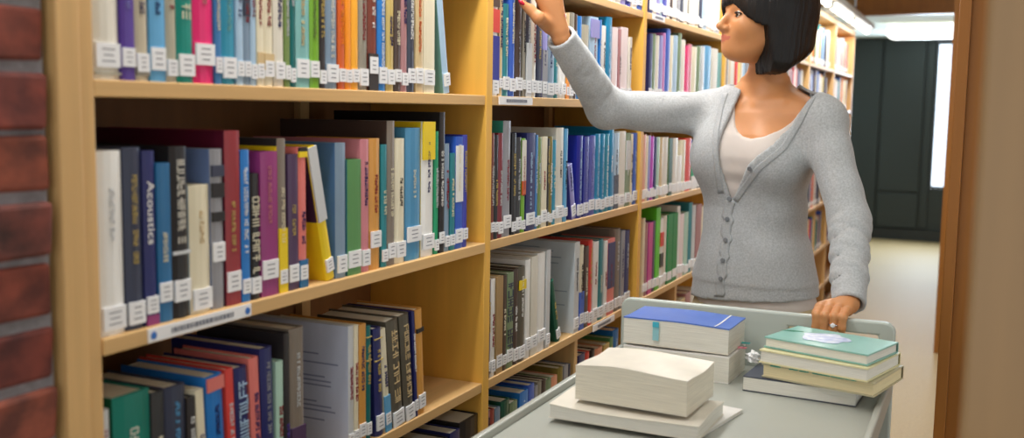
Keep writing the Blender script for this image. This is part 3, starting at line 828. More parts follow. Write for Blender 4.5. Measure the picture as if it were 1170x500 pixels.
def flat_book(label, corners, z0, z1, cover, pages=M_WPAPER, warp=0, seed=0, cov=.0025, spine=None, hard=True, over=.003, group=None, under=None):
    c = sum(np.array(p[:2]) for p in corners) / 4
    t = thing('book', label, 'book', (c[0], c[1], z0), group=group)
    cs = [np.array(p[:2]) - c for p in corners]
    cm = cover if not isinstance(cover, str) else cmat(cover)
    grow = [p * (1 + over / np.linalg.norm(p)) for p in cs]
    H_ = z1 - z0
    v, f = slab('p', *cs, cov + .0001, H_ - cov - .0001, 0 if not warp else warp, 14, seed)
    MB().add(v, f).build('page_block', pages, t, smooth=False)
    v, f = slab('p', *grow, 0, cov, 0, 2)
    MB().add(v, f).build('bottom_cover', cmat(under) if under else cm, t)
    # top cover follows the warp of the pages
    v1, f1 = slab('p', *grow, 0, H_ - cov, warp, 14, seed)
    v2, f2 = slab('p', *grow, 0, H_, warp, 14, seed)
    k = len(v1) // 2
    vv = v1[k:] + v2[k:]
    n = 14

    def I(a, i, j):
        return a * k + i * (n + 1) + j
    ff = []
    for i in range(n):
        for j in range(n):
            ff.append((I(1, i, j), I(1, i + 1, j), I(1, i + 1, j + 1), I(1, i, j + 1)))
            ff.append((I(0, i, j), I(0, i, j + 1), I(0, i + 1, j + 1), I(0, i + 1, j)))
        for (a, b) in (((i, 0), (i + 1, 0)), ((i + 1, n), (i, n)), ((0, i + 1), (0, i)), ((n, i), (n, i + 1))):
            ff.append((I(0, *a), I(0, *b), I(1, *b), I(1, *a)))
    tc = MB().add(vv, ff).build('top_cover', cm, t)
    if spine is not None:      # which edge (0 front, 1 right, 2 back, 3 left)
        a, b = grow[spine], grow[(spine + 1) % 4]
        nn = np.array([(b - a)[1], -(b - a)[0]])
        nn = nn / np.linalg.norm(nn) * .003
        MB().add([(*a, 0), (*b, 0), (*(b + nn), .002), (*(a + nn), .002), (*a, H_), (*b, H_), (*(b + nn), H_ - .002), (*(a + nn), H_ - .002)],
                 [(0, 1, 2, 3), (4, 7, 6, 5), (3, 2, 6, 7), (0, 3, 7, 4), (1, 5, 6, 2)]).build('spine', cm, t)
    return t, cs, H_


# stack behind: two thick white paged books, the upper one with a blue cover
z0 = TZ + .0005
a1 = at(708, 430, 2, TZ + .0)
fr = at(832, 439, 2, TZ)
fl = (fr[0] - .207, fr[1] + .008)
flat_book('thick white paperback lying under the blue-covered book on the trolley', rect(fl, fr, .118), z0, z0 + .050, 'white', warp=.0015, seed=3, over=.0005)
t, cs, hh = flat_book('thick book with bright blue cover, top of the stack by the trolley handle', rect((fl[0] - .002, fl[1] + .004), (fr[0] - .004, fr[1] + .006), .122), z0 + .053, z0 + .104, cmat((84, 120, 204)), warp=.003, seed=9, over=.001, under='off-white')
m = MB()
p = cs
a, b = cs[1] * .0 + cs[0] * .14 + cs[1] * .86, cs[3] * .14 + cs[2] * .86
w_ = (cs[1] - cs[0]) * .016
v1 = []
for q in range(15):
    pt = a + (b - a) * q / 14
    u, w = .86, q / 14
    ph = np.random.RandomState(9).uniform(0, 6, 6)
    dz = .003 * (math.sin(u * 4.2 + ph[0]) * .6 + math.sin(w * 3.1 + ph[1]) * .4 + math.sin((u + w) * 7 + ph[2]) * .18)
    v1 += [(pt[0], pt[1], hh + dz + .0008), (pt[0] + w_[0], pt[1] + w_[1], hh + dz + .0008)]
m.add(v1, [(2 * q, 2 * q + 1, 2 * q + 3, 2 * q + 2) for q in range(14)]).build('cover_stripe', M_LABEL, t)
e = (cs[1] - cs[0])
pos = cs[0] + e * .32
MB().box((pos[0] - .006, pos[1] - .0035, .012), (pos[0] + .006, pos[1] - .0022, .047)).build('page_marker', mat('cyan_tab', (150, 205, 215), .4), t)
MB().box((pos[0] - .006, pos[1] - .0055, .038), (pos[0] + .006, pos[1] - .0036, .048)).build('page_marker', mat('cyan_tab2', (70, 180, 205), .4), t)
pos = cs[1] + (cs[2] - cs[1]) * .55
for q, (cc, dz_) in enumerate((((236, 130, 150), .001), ((40, 160, 160), .004))):
    MB().box((pos[0] + .002, pos[1] + .03 * q - .006, dz_), (pos[0] + .018, pos[1] + .03 * q + .006, dz_ + .001)).build('page_marker', mat('tab_%d' % q, cc, .4), t)

# centre stack: a booklet, a wavy paperback and a very thick worn book
zc = TZ + .0005
flat_book('thin white booklet under the wavy paperback on the trolley', rect_a((-.563, 1.535), -10, .2, .155), zc, zc + .006, 'white', warp=.0, seed=5, cov=.0012, over=.0005)
c1 = rect(at(628, 482, 2, TZ), (at(628, 482, 2, TZ)[0] + .243, at(628, 482, 2, TZ)[1] - .004), .15)
flat_book('worn white paperback with wavy cover under the thickest book on the trolley', c1, zc + .0075, zc + .029, 'off-white', warp=.005, seed=2, cov=.0012, over=.002)
q0, q1 = at(657, 457, 2, TZ + .034), at(784, 478, 2, TZ + .034)
flat_book('very thick worn white book with wavy top, front of the trolley', rect(q0, q1, .135), zc + .0362, zc + .094, 'off-white', pages=mat('worn_pages', (232, 226, 208), .85, var=.14, vscale=(14, 14, 600), bump=.4), warp=.006, seed=4, cov=.0012, over=.0005)

# right stack
zr = TZ + .0005
r4 = rect(at(849, 446, 2, TZ), at(977, 465, 2, TZ), .128)
flat_book('white paged book at the bottom of the stack by the handle', r4, zr, zr + .027, 'slate', seed=6, cov=.0018, over=.001)
r3 = rect_a(at(872, 431, 2, TZ + .027), -13, .196, .15)
t, cs, hh = flat_book('cream paged book with green flecked cover, third down in the teal stack', r3, zr + .028, zr + .053, (M3 := cmat((190, 182, 150))), pages=M_CREAMP, seed=7, spine=2)
m = MB()
for q in range(26):
    a = cs[0] + (cs[1] - cs[0]) * rnd.uniform(.05, .98)
    m.box((a[0] - .004, a[1] - .0042, hh - .0024 + 0), (a[0] + .004, a[1] - .0032, hh - .0004))
m.build('cover_flecks', cmat((40, 150, 130)), t)
r2 = rect_a(at(869, 414, 2, TZ + .054), -15, .192, .15)
flat_book('pale yellow hardback directly beneath the teal book', r2, zr + .054, zr + .078, (M2 := cmat((230, 222, 176))), pages=M_WPAPER, seed=8, spine=2)
r1 = rect_a(at(875, 396, 2, TZ + .08), -17, .186, .128)
t, cs, hh = flat_book('teal green hardback with white oval title patch, top of the stack', r1, zr + .079, zr + .0985, (M1 := cmat((140, 192, 182))), pages=M_WPAPER, seed=8, spine=2)
cc = (cs[0] + cs[1] + cs[2] + cs[3]) / 4
ex = (cs[1] - cs[0]) / np.linalg.norm(cs[1] - cs[0])
ey = np.array([-ex[1], ex[0]])
ov = []
for q in range(28):
    w = 2 * math.pi * q / 28
    wob = 1 + .10 * math.sin(5 * w) + .05 * math.sin(9 * w + 1)
    ov.append(tuple(cc - ex * .01 + ex * .042 * wob * math.cos(w) + ey * .038 * wob * math.sin(w)))
MB().prism(ov, 2, hh + .0004, hh + .0010).build('title_patch', mat('patch', (228, 234, 244), .4, var=.2, vscale=(60, 60, 60), col2=(170, 185, 225)), t)
m = MB()
for q in range(4):
    a = cc - ex * (.075 + .004 * q) + ey * (.02 - .004 * q)
    m.box((a[0] - .012, a[1] - .001, hh + .0003), (a[0] + .012, a[1] + .001, hh + .0008))
m.build('cover_motif', cmat((70, 150, 120)), t)
# crumpled paper tissue between the stacks
pt = at(862, 425, 2, TZ + .012)
bm = bmesh.new()
bmesh.ops.create_icosphere(bm, subdivisions=3, radius=1)
rr = random.Random(3)
for v in bm.verts:
    d = v.co.normalized()
    k = .75 + .25 * math.sin(5 * d.x + 2) * math.sin(6 * d.y) + .22 * math.sin(9 * d.z + 4 * d.x)
    v.co = Vector((d.x * .016 * k, d.y * .013 * k, .0125 + max(-.0125, d.z * .013 * k)))
me = bpy.data.meshes.new('crumpled_paper')
bm.to_mesh(me)
bm.free()
o = link('crumpled_paper', me, None, [M_LABEL])
o.location = (pt[0] - .004, pt[1], zr + .0275)
tag(o, 'small crumpled white paper on the bottom book of the right stack', 'paper')


# ------------------------------------------------------------------ the woman
def ellip(P, c, r, R=None):
    q = [P[i] - c[i] for i in range(3)]
    if R is not None:
        q = [R[k][0] * q[0] + R[k][1] * q[1] + R[k][2] * q[2] for k in range(3)]
    k0 = np.sqrt((q[0] / r[0]) ** 2 + (q[1] / r[1]) ** 2 + (q[2] / r[2]) ** 2) + 1e-9
    k1 = np.sqrt((q[0] / r[0] ** 2) ** 2 + (q[1] / r[1] ** 2) ** 2 + (q[2] / r[2] ** 2) ** 2) + 1e-9
    return k0 * (k0 - 1) / k1


def caps(P, a, b, ra, rb, ret_t=False):
    ab = [b[i] - a[i] for i in range(3)]
    L2 = sum(x * x for x in ab)
    t = np.clip(((P[0] - a[0]) * ab[0] + (P[1] - a[1]) * ab[1] + (P[2] - a[2]) * ab[2]) / L2, 0, 1)
    d = np.sqrt(sum((P[i] - a[i] - ab[i] * t) ** 2 for i in range(3)))
    d = d - (ra + (rb - ra) * t)
    return (d, t) if ret_t else d


def smin(a, b, k):
    h = np.clip(.5 + .5 * (b - a) / k, 0, 1)
    return b + (a - b) * h - k * h * (1 - h)


def smax(a, b, k):
    return -smin(-a, -b, k)


def nets(fn, lo, hi, h):
    """surface of fn = 0 by surface nets on a grid: verts, quads"""
    ax = [np.arange(lo[i], hi[i] + h, h, dtype=np.float32) for i in range(3)]
    P = np.meshgrid(*ax, indexing='ij')
    F = np.ascontiguousarray(fn(P), dtype=np.float32)
    n = np.array(F.shape)
    S = F < 0
    cs = np.zeros(tuple(n - 1), np.int8)
    for d in np.ndindex(2, 2, 2):
        cs += S[d[0]:n[0] - 1 + d[0], d[1]:n[1] - 1 + d[1], d[2]:n[2] - 1 + d[2]]
    act = (cs > 0) & (cs < 8)
    I = np.argwhere(act)
    idx = -np.ones(tuple(n - 1), np.int64)
    idx[act] = np.arange(len(I))
    acc = np.zeros((len(I), 3), np.float64)
    cnt = np.zeros(len(I))
    corners = list(np.ndindex(2, 2, 2))
    for a_ in corners:
        for k in range(3):
            if a_[k]:
                continue
            b_ = list(a_)
            b_[k] = 1
            fa = F[I[:, 0] + a_[0], I[:, 1] + a_[1], I[:, 2] + a_[2]]
            fb = F[I[:, 0] + b_[0], I[:, 1] + b_[1], I[:, 2] + b_[2]]
            m_ = (fa < 0) != (fb < 0)
            t_ = np.where(m_, fa / np.where(m_, fa - fb, 1), 0)
            p_ = np.tile(np.array(a_, float), (len(I), 1))
            p_[:, k] += t_
            acc[m_] += p_[m_]
            cnt[m_] += 1
    V = (I + acc / cnt[:, None]) * h + np.array([a[0] for a in ax])
    Q = []
    for k in range(3):
        u, w = (k + 1) % 3, (k + 2) % 3
        sl0 = [slice(None)] * 3
        sl1 = [slice(None)] * 3
        sl0[k] = slice(0, -1)
        sl1[k] = slice(1, None)
        ch = S[tuple(sl0)] != S[tuple(sl1)]
        E = np.argwhere(ch)
        ok = (E[:, u] > 0) & (E[:, w] > 0) & (E[:, u] < n[u] - 1) & (E[:, w] < n[w] - 1)
        E = E[ok]
        ins = S[E[:, 0], E[:, 1], E[:, 2]]
        du = np.zeros(3, int)
        dw = np.zeros(3, int)
        du[u] = 1
        dw[w] = 1
        g = lambda q: idx[q[:, 0], q[:, 1], q[:, 2]]
        q = np.stack([g(E - du - dw), g(E - dw), g(E), g(E - du)], 1)
        q[~ins] = q[~ins][:, ::-1]
        Q.append(q)
    return V, np.concatenate(Q)


def net_mesh(name, parts, mats, parent=None, pick=None, origin=(0, 0, 0)):
    vs, qs, n = [], [], 0
    for V, Q in parts:
        vs.append(V)
        qs.append(Q + n)
        n += len(V)
    V = np.concatenate(vs)
    Q = np.concatenate(qs)
    me = bpy.data.meshes.new(name)
    V2 = V - np.array(origin)
    me.vertices.add(len(V2))
    me.vertices.foreach_set('co', V2.astype(np.float32).ravel())
    me.loops.add(len(Q) * 4)
    me.loops.foreach_set('vertex_index', Q.astype(np.int32).ravel())
    me.polygons.add(len(Q))
    me.polygons.foreach_set('loop_start', np.arange(0, len(Q) * 4, 4, dtype=np.int32))
    me.polygons.foreach_set('loop_total', np.full(len(Q), 4, np.int32))
    me.update(calc_edges=True)
    o = link(name, me, parent, mats, True)
    if pick is not None:
        ce = V[Q].mean(1)
        me.polygons.foreach_set('material_index', pick(ce).astype(np.int32))
    return o, V, Q


zr_ = CAM_H
BC = np.array([-.475, 2.385])
BF = np.array([-.26, -.966])
BF /= np.linalg.norm(BF)
BE = np.array([-BF[1], BF[0]])
if BE[0] < 0:
    BE = -BE


def UVW(P):
    dx, dy = P[0] - BC[0], P[1] - BC[1]
    return dx * BE[0] + dy * BE[1], dx * BF[0] + dy * BF[1], P[2] - zr_


def BW(u, v, z):
    return np.array([BC[0] + BE[0] * u + BF[0] * v, BC[1] + BE[1] * u + BF[1] * v, zr_ + z])


sR, elR, wrR = at(812, 131, 1, 2.43), at(693, 124, 1, 2.21), at(641, 43, 1, 2.035)
sL, elL, wrL = at(940, 139, 1, 2.335), at(971, 252, 1, 2.24), at(970, 346, 1, 2.075)
HC = at(872, 22, 1, 2.335)
NK = BW(.002, -.012, .052)
TZs = np.array([-.50, -.45, -.40, -.34, -.28, -.22, -.16, -.10, -.05, 0.0, .04, .07])
TA = np.array([.145, .143, .137, .124, .109, .104, .107, .119, .128, .128, .096, .055])
TB = np.array([.112, .108, .102, .095, .089, .086, .090, .098, .098, .086, .066, .045])
TV = np.array([-.012, -.008, -.004, .0, .0, .0, .0, .0, -.004, -.012, -.016, -.014])


def torso(P, grow=0.0):
    u, v, z = UVW(P)
    u = u + .006 * np.exp(-((z + .2) / .09) ** 2)
    a = np.interp(z, TZs, TA).astype(np.float32) + grow
    b = np.interp(z, TZs, TB).astype(np.float32) + grow
    v = v - np.interp(z, TZs, TV).astype(np.float32)
    k = (np.abs(u / a) ** 2.3 + np.abs(v / b) ** 2.3) ** (1 / 2.3)
    d = (k - 1) * np.minimum(a, b)
    d = np.maximum(d, z - .075)
    for s in (-1, 1):
        c = BW(s * .062, .062, -.105)
        d = smin(d, ellip(P, c, (.056 + grow, .052 + grow, .058 + grow)), .05)
    # shoulders and trapezius
    for s_ in (sR, sL):
        q = (np.array(s_) * .88 + NK * .12) - np.array([0, 0, .006])
        d = smin(d, caps(P, NK - np.array([0, 0, .026]), q, .044 + grow, .044 + grow), .035)
    return d


SKIN = mat('skin', (206, 143, 94), .45, spec=.4, var=.05, vscale=(30, 30, 30))
SKIN.node_tree.nodes['Principled BSDF'].inputs['Subsurface Weight'].default_value = .12
SKIN.node_tree.nodes['Principled BSDF'].inputs['Subsurface Radius'].default_value = (.01, .004, .002)
LIP = mat('lips', (196, 112, 92), .4)
KNIT = mat('grey_knit', (182, 185, 187), .9, var=.20, vscale=(260, 260, 260), bump=.35, bscale=(700, 700, 260), sheen=.25)
KNITB = mat('grey_rib', (176, 179, 181), .9, var=.16, vscale=(300, 300, 300), bump=.5, bscale=(900, 900, 60), sheen=.2)
TOPM = mat('pink_white_jersey', (214, 204, 197), .8, var=.03, vscale=(30, 30, 30))
PANTS = mat('tan_cotton', (192, 174, 138), .85, var=.06, vscale=(50, 50, 50))
HAIRM = mat('dark_hair', (19, 14, 12), .40, spec=.35, var=.5, vscale=(420, 420, 10), bump=.5, bscale=(650, 650, 9))
NAILR = mat('red_nail', (206, 24, 56), .25, coat=.5)
EYEW = mat('eye_white', (232, 228, 222), .2)
IRIS = mat('iris', (58, 40, 30), .15)
BUTT = mat('grey_button', (120, 124, 128), .4)
SILV = mat('silver', (220, 220, 226), .2, metal=1)

FD = np.array([-.78, -.626, .09])
FD /= np.linalg.norm(FD)
FS = np.cross(np.array([0, 0, 1]), FD)
FS /= np.linalg.norm(FS)          # her left
FU = np.cross(FD, FS)
HR = np.array([FD, FS, FU])
HS = .98
SQ = .80


def HP(f, s, u):
    u = u * SQ if u < 0 else u
    return HC + (FD * f + FS * s + FU * u) * HS


def head(P):
    E = lambda f, s, u, r: ellip(P, HP(f, s, u), tuple(np.array(r) * HS), HR)
    K = lambda a, b, ra, rb: caps(P, HP(*a), HP(*b), ra * HS, rb * HS)
    d = E(-.012, 0, .028, (.094, .074, .088))
    d = smin(d, E(.030, 0, -.040, (.056, .056, .072)), .03)
    for s in (-1, 1):
        d = smin(d, K((-.005, s * .052, -.05), (.058, s * .012, -.101), .016, .014), .025)
        d = smin(d, E(.056, s * .034, -.032, (.026, .024, .026)), .022)
        d = smin(d, K((.074, s * .014, .018), (.062, s * .046, .016), .013, .010), .014)
    d = smin(d, E(.073, 0, -.100, (.017, .018, .015)), .018)
    d = smin(d, E(.076, 0, -.070, (.017, .022, .022)), .016)
    for s in (-1, 1):
        d = smax(d, -E(.094, s * .033, -.002, (.014, .017, .010)), .012)
        d = smin(d, E(.069, s * .031, -.002, (.0135, .0145, .0125)), .004)
    d = smin(d, K((.082, 0, .006), (.105, 0, -.034), .0070, .0082), .010)
    d = smin(d, K((.1035, 0, -.036), (.092, 0, -.043), .0082, .0075), .007)
    for s in (-1, 1):
        d = smin(d, E(.093, s * .011, -.041, (.009, .007, .007)), .006)
    # lips
    for s in (-1, 1):
        d = smin(d, K((.0925, s * .004, -.0625), (.081, s * .020, -.0675), .0048, .0025), .004)
        d = smin(d, K((.0905, s * .002, -.0740), (.080, s * .018, -.0690), .0056, .003), .004)
    return d


def lips_pick(ce):
    q = (ce - HC) / HS
    f, s, u = q @ FD, q @ FS, q @ FU / SQ
    a = np.abs(s)
    on = (f > .078) & (a < .0225) & (u < -.0575 - a * .30 + 0) & (u > -.0815 + a * .48)
    return on.astype(int)


def neck_chest(P):
    d = caps(P, HP(-.022, 0, -.055), NK + np.array([0, 0, -.01]), .040, .042)
    d = smin(d, torso(P, -.003), .035)
    # collar bones
    for s in (-1, 1):
        d = smin(d, caps(P, BW(s * .018, .050, .018), BW(s * .075, .040, .026), .008, .007), .016)
    return d


body_parts = []
body_parts.append(nets(lambda P: np.maximum(smin(head(P), neck_chest(P), .022), (zr_ - .13) - P[2]),
                       (HC[0] - .20, HC[1] - .17, zr_ - .14), (HC[0] + .20, HC[1] + .22, HC[2] + .13), .0029))


def limbs(P):
    d = np.maximum(torso(P, -.012), P[2] - (zr_ - .05))
    for a, b, c in ((sR, elR, wrR), (sL, elL, wrL)):
        d = smin(d, caps(P, a, b, .033, .029), .01)
        d = smin(d, caps(P, b, c, .029, .019), .01)
    for s in (-1, 1):
        hip, kn, an = BW(s * .085, 0, -.50), BW(s * .085, .02, -.88), BW(s * .085, -.03, -1.24)
        d = smin(d, caps(P, hip, kn, .075, .05), .03)
        d = smin(d, caps(P, kn, an, .05, .033), .02)
    return d


body_parts.append(nets(limbs, (-.92, 1.98, .06), (-.16, 2.56, zr_ + .2), .011))


def chain(P, pts, radii, k=.004, d=None):
    for i in range(len(pts) - 1):
        c = caps(P, pts[i], pts[i + 1], radii[i], radii[i + 1])
        d = c if d is None else smin(d, c, k)
    return d


# --- right hand (image left) at the books
rK = [at(x, y, 1, Y) for x, y, Y in ((611, -12, 1.972), (620, -15, 1.988), (629, -13, 2.004), (637, -7, 2.018))]
rF = []
for i, k in enumerate(rK):
    k = np.array(k)
    pip = np.array([k[0] - .022, k[1] - .026, zr_ + .247 - .004 * (i == 3)])
    dip = np.array([-.905 - .004, pip[1] - .016, zr_ + .252 - .002 * (i == 3)])
    tip = np.array([-.925 + .006 * (i in (0, 3)), dip[1] - .006, zr_ + .2495])
    rF.append([k, pip, dip, tip])
rT = [np.array(at(628, 30, 1, 2.015)), np.array(at(615, 20, 0, -.862)), np.array(at(606, 11, 0, -.878)), np.array(at(597, 4, 0, -.8905))]


def hand_r(P):
    w = np.array(wrR)
    d = caps(P, w + (np.array(elR) - w) * .35, w, .024, .0205)
    for i, k in enumerate(rK):
        st = w + (np.array(k) - w) * .18
        d = smin(d, caps(P, st, k, .0155 - .001 * abs(i - 1.5), .0098), .012)
    for i, F in enumerate(rF):
        d = smin(d, chain(P, F, (.0095, .0085, .0075, .0062)), .0035)
    d = smin(d, chain(P, rT, (.0165, .0125, .0098, .0072), .008), .009)
    return d


lo = np.min([wrR] + rK + [f[-1] for f in rF] + rT, 0) - .035
hi = np.max([wrR] + rK + rT, 0) + .05
body_parts.append(nets(hand_r, lo, hi, .0018))

# --- left hand (image right) around the trolley handle
RZ = CAM_H - .388
lK, lF = [], []
for i, (x, y) in enumerate(((939, 351), (948.5, 349), (958.5, 351), (968, 355))):
    k = np.array(at(x + 1, y, 1, 2.022))
    lK.append(k)
    a = np.array(at(x - 1, y + 11, 1, 1.968))
    a[2] = RZ + .004
    x0 = k[0]
    ln = (.030, .034, .031, .024)[i]
    pip = np.array([x0 - .003, 1.9665, RZ + .005])
    dip = np.array([x0 - .004, 1.966, RZ + .003 - ln * .72])
    tip = np.array([x0 - .004, 1.972, RZ - .004 - ln])
    up = np.array([x0 - .001, 1.995, RZ + .0125])
    lF.append([k, up, pip, dip, tip])
lT = [np.array(at(948, 350, 1, 2.045)), np.array(at(938, 352, 1, 2.012)), np.array(at(934, 358, 1, 1.982)), np.array(at(934.5, 367, 1, 1.968))]


def hand_l(P):
    w = np.array(wrL)
    d = caps(P, w + (np.array(elL) - w) * .35, w, .025, .021)
    for i, k in enumerate(lK):
        st = w + (k - w) * .2
        d = smin(d, caps(P, st, k, .0150 - .001 * abs(i - 1.5), .0100), .012)
    for F in lF:
        d = smin(d, chain(P, F, (.0098, .0086, .0080, .0073, .0062)), .0018)
    d = smin(d, chain(P, lT, (.015, .0115, .0092, .0070), .007), .007)
    return d


lo = np.min([wrL] + lK + [f[-1] for f in lF] + lT, 0) - .03
hi = np.max([wrL] + lK + lT, 0) + .05
body_parts.append(nets(hand_l, lo, hi, .0015))

ORG = np.array([BC[0], BC[1], 0.0])
person, bV, bQ = net_mesh('person', body_parts, [SKIN, LIP], None, lips_pick, ORG)
person.location = ORG
tag(person, 'woman in grey cardigan reaching for a book with one hand on the trolley', 'person')


def child(name, parts, mats, pick=None):
    o, V, Q = net_mesh(name, parts, mats, None, pick, ORG)
    o.parent = person
    return o, V, Q


# --- eyes and lashes
for s in (-1, 1):
    bm = bmesh.new()
    bmesh.ops.create_uvsphere(bm, u_segments=24, v_segments=16, radius=.0122 * HS)
    me = bpy.data.meshes.new('eye')
    bm.to_mesh(me)
    bm.free()
    e = link('eye', me, person, [EYEW, IRIS], True)
    gaze = (FD * .95 - FU * .06 - FS * s * .0)
    gaze /= np.linalg.norm(gaze)
    e.location = Vector(HP(.0715, s * .031, -.002) - ORG)
    for p in me.polygons:
        if np.dot(np.array(p.center) / np.linalg.norm(p.center), gaze) > .86:
            p.material_index = 1
    m = MB()
    for lid, (up_, r_) in enumerate(((.0052, .0017), (-.0052, .0006))):
        pts = []
        for q in range(9):
            a = -1.15 + 2.3 * q / 8
            pts.append(HP(.0715 + .0130 * math.cos(a) * .98, s * .031 + .0150 * math.sin(a), -.002 + up_ * math.cos(a * 1.2)) - ORG)
        m = MB().tube(pts, r_ * HS, 6)
        m.build('eyelash', HAIRM, person, smooth=True)
    pts = [HP(.0815 - .010 * ((q / 6) ** 2), s * (.014 + .034 * q / 6), .0165 + .005 * math.sin(q / 6 * 2.6)) - ORG for q in range(7)]
    MB().tube(pts, [.002, .0026, .0026, .0024, .002, .0016, .001], 6).build('eyebrow', HAIRM, person, smooth=True)


# --- hair: a chin-length bob with a fringe
def hair(P):
    q = [(P[i] - HC[i]) / HS for i in range(3)]
    f = q[0] * FD[0] + q[1] * FD[1] + q[2] * FD[2]
    s = q[0] * FS[0] + q[1] * FS[1] + q[2] * FS[2]
    u = q[0] * FU[0] + q[1] * FU[1] + q[2] * FU[2]
    d = ellip((f, s, u), (-.012, 0, .034), (.108, .089, .094))
    # bob: rounded back and sides, drawn in at the nape
    zz = np.array([-.16, -.13, -.10, -.06, -.02, .03, .07])
    ra = np.interp(u, zz, [.070, .083, .096, .105, .106, .103, .10]).astype(np.float32)
    rb = np.interp(u, zz, [.076, .084, .089, .092, .092, .089, .08]).astype(np.float32)
    cf = -.022
    k = np.sqrt(((f - cf) / ra) ** 2 + (s / rb) ** 2)
    bob = (k - 1) * np.minimum(ra, rb)
    bob = np.maximum(bob, u - .06)
    # lower edge rises to the back
    edge = -.128 - (np.minimum(f, .03) * .10) + np.where(f < -.03, (-.03 - f) * .55, 0)
    bob = smax(bob, edge - u, .030)
    d = smin(d, bob, .03)
    # curtain front: nothing in front of the cheeks
    front = np.where(s > 0, (.034 - np.clip(-.0 - u, 0, .2) * .25), -.03)
    open_ = np.maximum(front - f, u - (.020 - np.clip(np.abs(s) - .026, 0, .1) * .9))
    d = smax(d, -open_, .006)
    ang = np.arctan2(s, f + .02)
    st = np.sin(ang * 83 + np.sin(u * 24 + ang * 5) * 1.6) * .0005 + np.sin(ang * 31 + 1.3 + np.sin(u * 13 + ang * 7) * 1.8) * .0005 + np.sin(ang * 7 + u * 9) * .0014
    tips = np.sin(ang * 61) * .002 + np.sin(ang * 29 + 2) * .0025
    d = d + st * np.clip((.115 - u) / .05, 0, 1)
    d = np.maximum(d, -(u - edge - tips - .001) * .8 - .0)
    return d * HS


child('hair', [nets(hair, HC - np.array([.17, .17, .16]), HC + np.array([.17, .17, .14]), .0028)], [HAIRM])

# --- cardigan
Vz_l = [at(x, y, 1, 2.29) for x, y in ((840, 84), (831, 120), (825, 150), (824, 172), (829, 206), (832.5, 226))]
Vz_r = [at(x, y, 1, 2.27) for x, y in ((930, 84), (914, 120), (902, 142), (888, 164), (859, 188), (832.5, 226))]


def uz(pts):
    pts = [np.array(p) for p in pts]
    r = sorted([(p[2] - zr_, (p[0] - BC[0]) * BE[0] + (p[1] - BC[1]) * BE[1]) for p in pts])
    return np.array([a for a, b in r]), np.array([b for a, b in r])


lz, lu = uz(Vz_l)
rz, ru = uz(Vz_r)


def wr(t, n, ph, a):
    return a * np.sin(t * n + ph)


def sleeves(P, grow):
    out = None
    for w, (a, b, c, ra, rb, rc) in enumerate(((sR, elR, wrR, .049, .0420, .0305), (sL, elL, wrL, .046, .0395, .0310))):
        d1, t1 = caps(P, a, b, ra + grow, rb + grow, True)
        # sleeve runs past the wrist line and is cut square there
        c2 = np.array(c) + (np.array(c) - np.array(b)) * .05
        d2, t2 = caps(P, b, c2, rb + grow, rc + grow, True)
        ax = (P[2] - a[2]) * 7 + (P[0] - a[0]) * 9
        d1 = d1 + (0 if w else 1) * .0026 * np.sin((P[2] - a[2]) * 95 + t1 * 9 + (P[0] - a[0]) * 25) * np.clip((.75 - t1) * 3, 0, 1) * np.clip((t1 - .02) * 8, 0, 1) + .0018 * np.sin(t1 * 15 + ax * 1.3) * np.sin(ax * 2 + 1 + w) * np.clip(t1 * 3, 0, 1)
        fold = -np.abs(np.sin(t2 * 15 + np.sin((P[0] - b[0]) * 55 + w) * .7 + (P[1] - b[1]) * 16)) ** .6 * 1.6 - .7 * np.abs(np.sin(t2 * 27 - (P[0] - b[0]) * 38 + 1)) + 1.2
        amp = (.0040 if w else .0012) * np.clip((.86 - t2) * 6, 0, 1) * np.clip(t2 * 8 + .5, 0, 1)
        d2 = d2 + amp * fold
        cuff = np.clip((t2 - .87) * 40, 0, 1)
        d2 = d2 + .0012 * (1 - np.abs(cuff - .5) * 2)
        d = smin(d1, d2, .022)
        ax_ = np.array(c) - np.array(b)
        ax_ = ax_ / np.linalg.norm(ax_)
        cut = (P[0] - c[0]) * ax_[0] + (P[1] - c[1]) * ax_[1] + (P[2] - c[2]) * ax_[2] - .004
        near = (P[0] - c[0]) ** 2 + (P[1] - c[1]) ** 2 + (P[2] - c[2]) ** 2 < .10 ** 2
        d = np.where(near, np.maximum(d, cut + (0 if grow > 0 else -.03)), d)
        d = smin(d, ellip(P, a, (.048 + grow, .048 + grow, .048 + grow)), .02)
        out = d if out is None else np.minimum(out, d)
    return out


def torso_folds(P):
    u, v, z = UVW(P)
    f = .0030 * np.sin(z * 62 + u * 26 + 1.0 * np.sin(u * 30)) * np.clip((z + .36) * 8, 0, 1) * np.clip((-.12 - z) * 12, 0, 1) * np.clip(u * 12 + .2, 0, 1)
    f = f + .0020 * np.sin(z * 44 - u * 60 + 2) * np.clip((u - .02) * 14, 0, 1) * np.clip((z + .2) * 10, 0, 1)
    f = f + .0016 * np.sin(u * 70 + z * 18) * np.clip((-.06 - u) * 14, 0, 1)
    hem = np.clip((-.392 - z) * 160, 0, 1)
    return f * (1 - hem) + .0022 * (1 - hem)


def cardigan(P):
    u, v, z = UVW(P)
    g = torso_folds(P)
    o_ = smin(torso(P, .011) - g, sleeves(P, .002), .03)
    i_ = smin(torso(P, .003), sleeves(P, -.006), .03)
    d = np.maximum(o_, -i_)
    d = np.maximum(d, (-.432 + .014 * np.clip(u * 5, -1, 1)) - z)
    uL = np.interp(z, lz, lu).astype(np.float32)
    uR = np.interp(z, rz, ru).astype(np.float32)
    vcut = np.maximum(np.maximum(u - uR, uL - u) * .75, -v - .01)
    vcut = np.maximum(vcut, lz[0] - z)
    d = np.maximum(d, -vcut)
    nk = caps(P, NK + np.array([0, 0, -.01]), NK + np.array([0, 0, .12]), .068, .105)
    d = np.maximum(d, -nk)
    d = np.where(np.abs(u) < .085, np.maximum(d, z - .062), d)
    return d


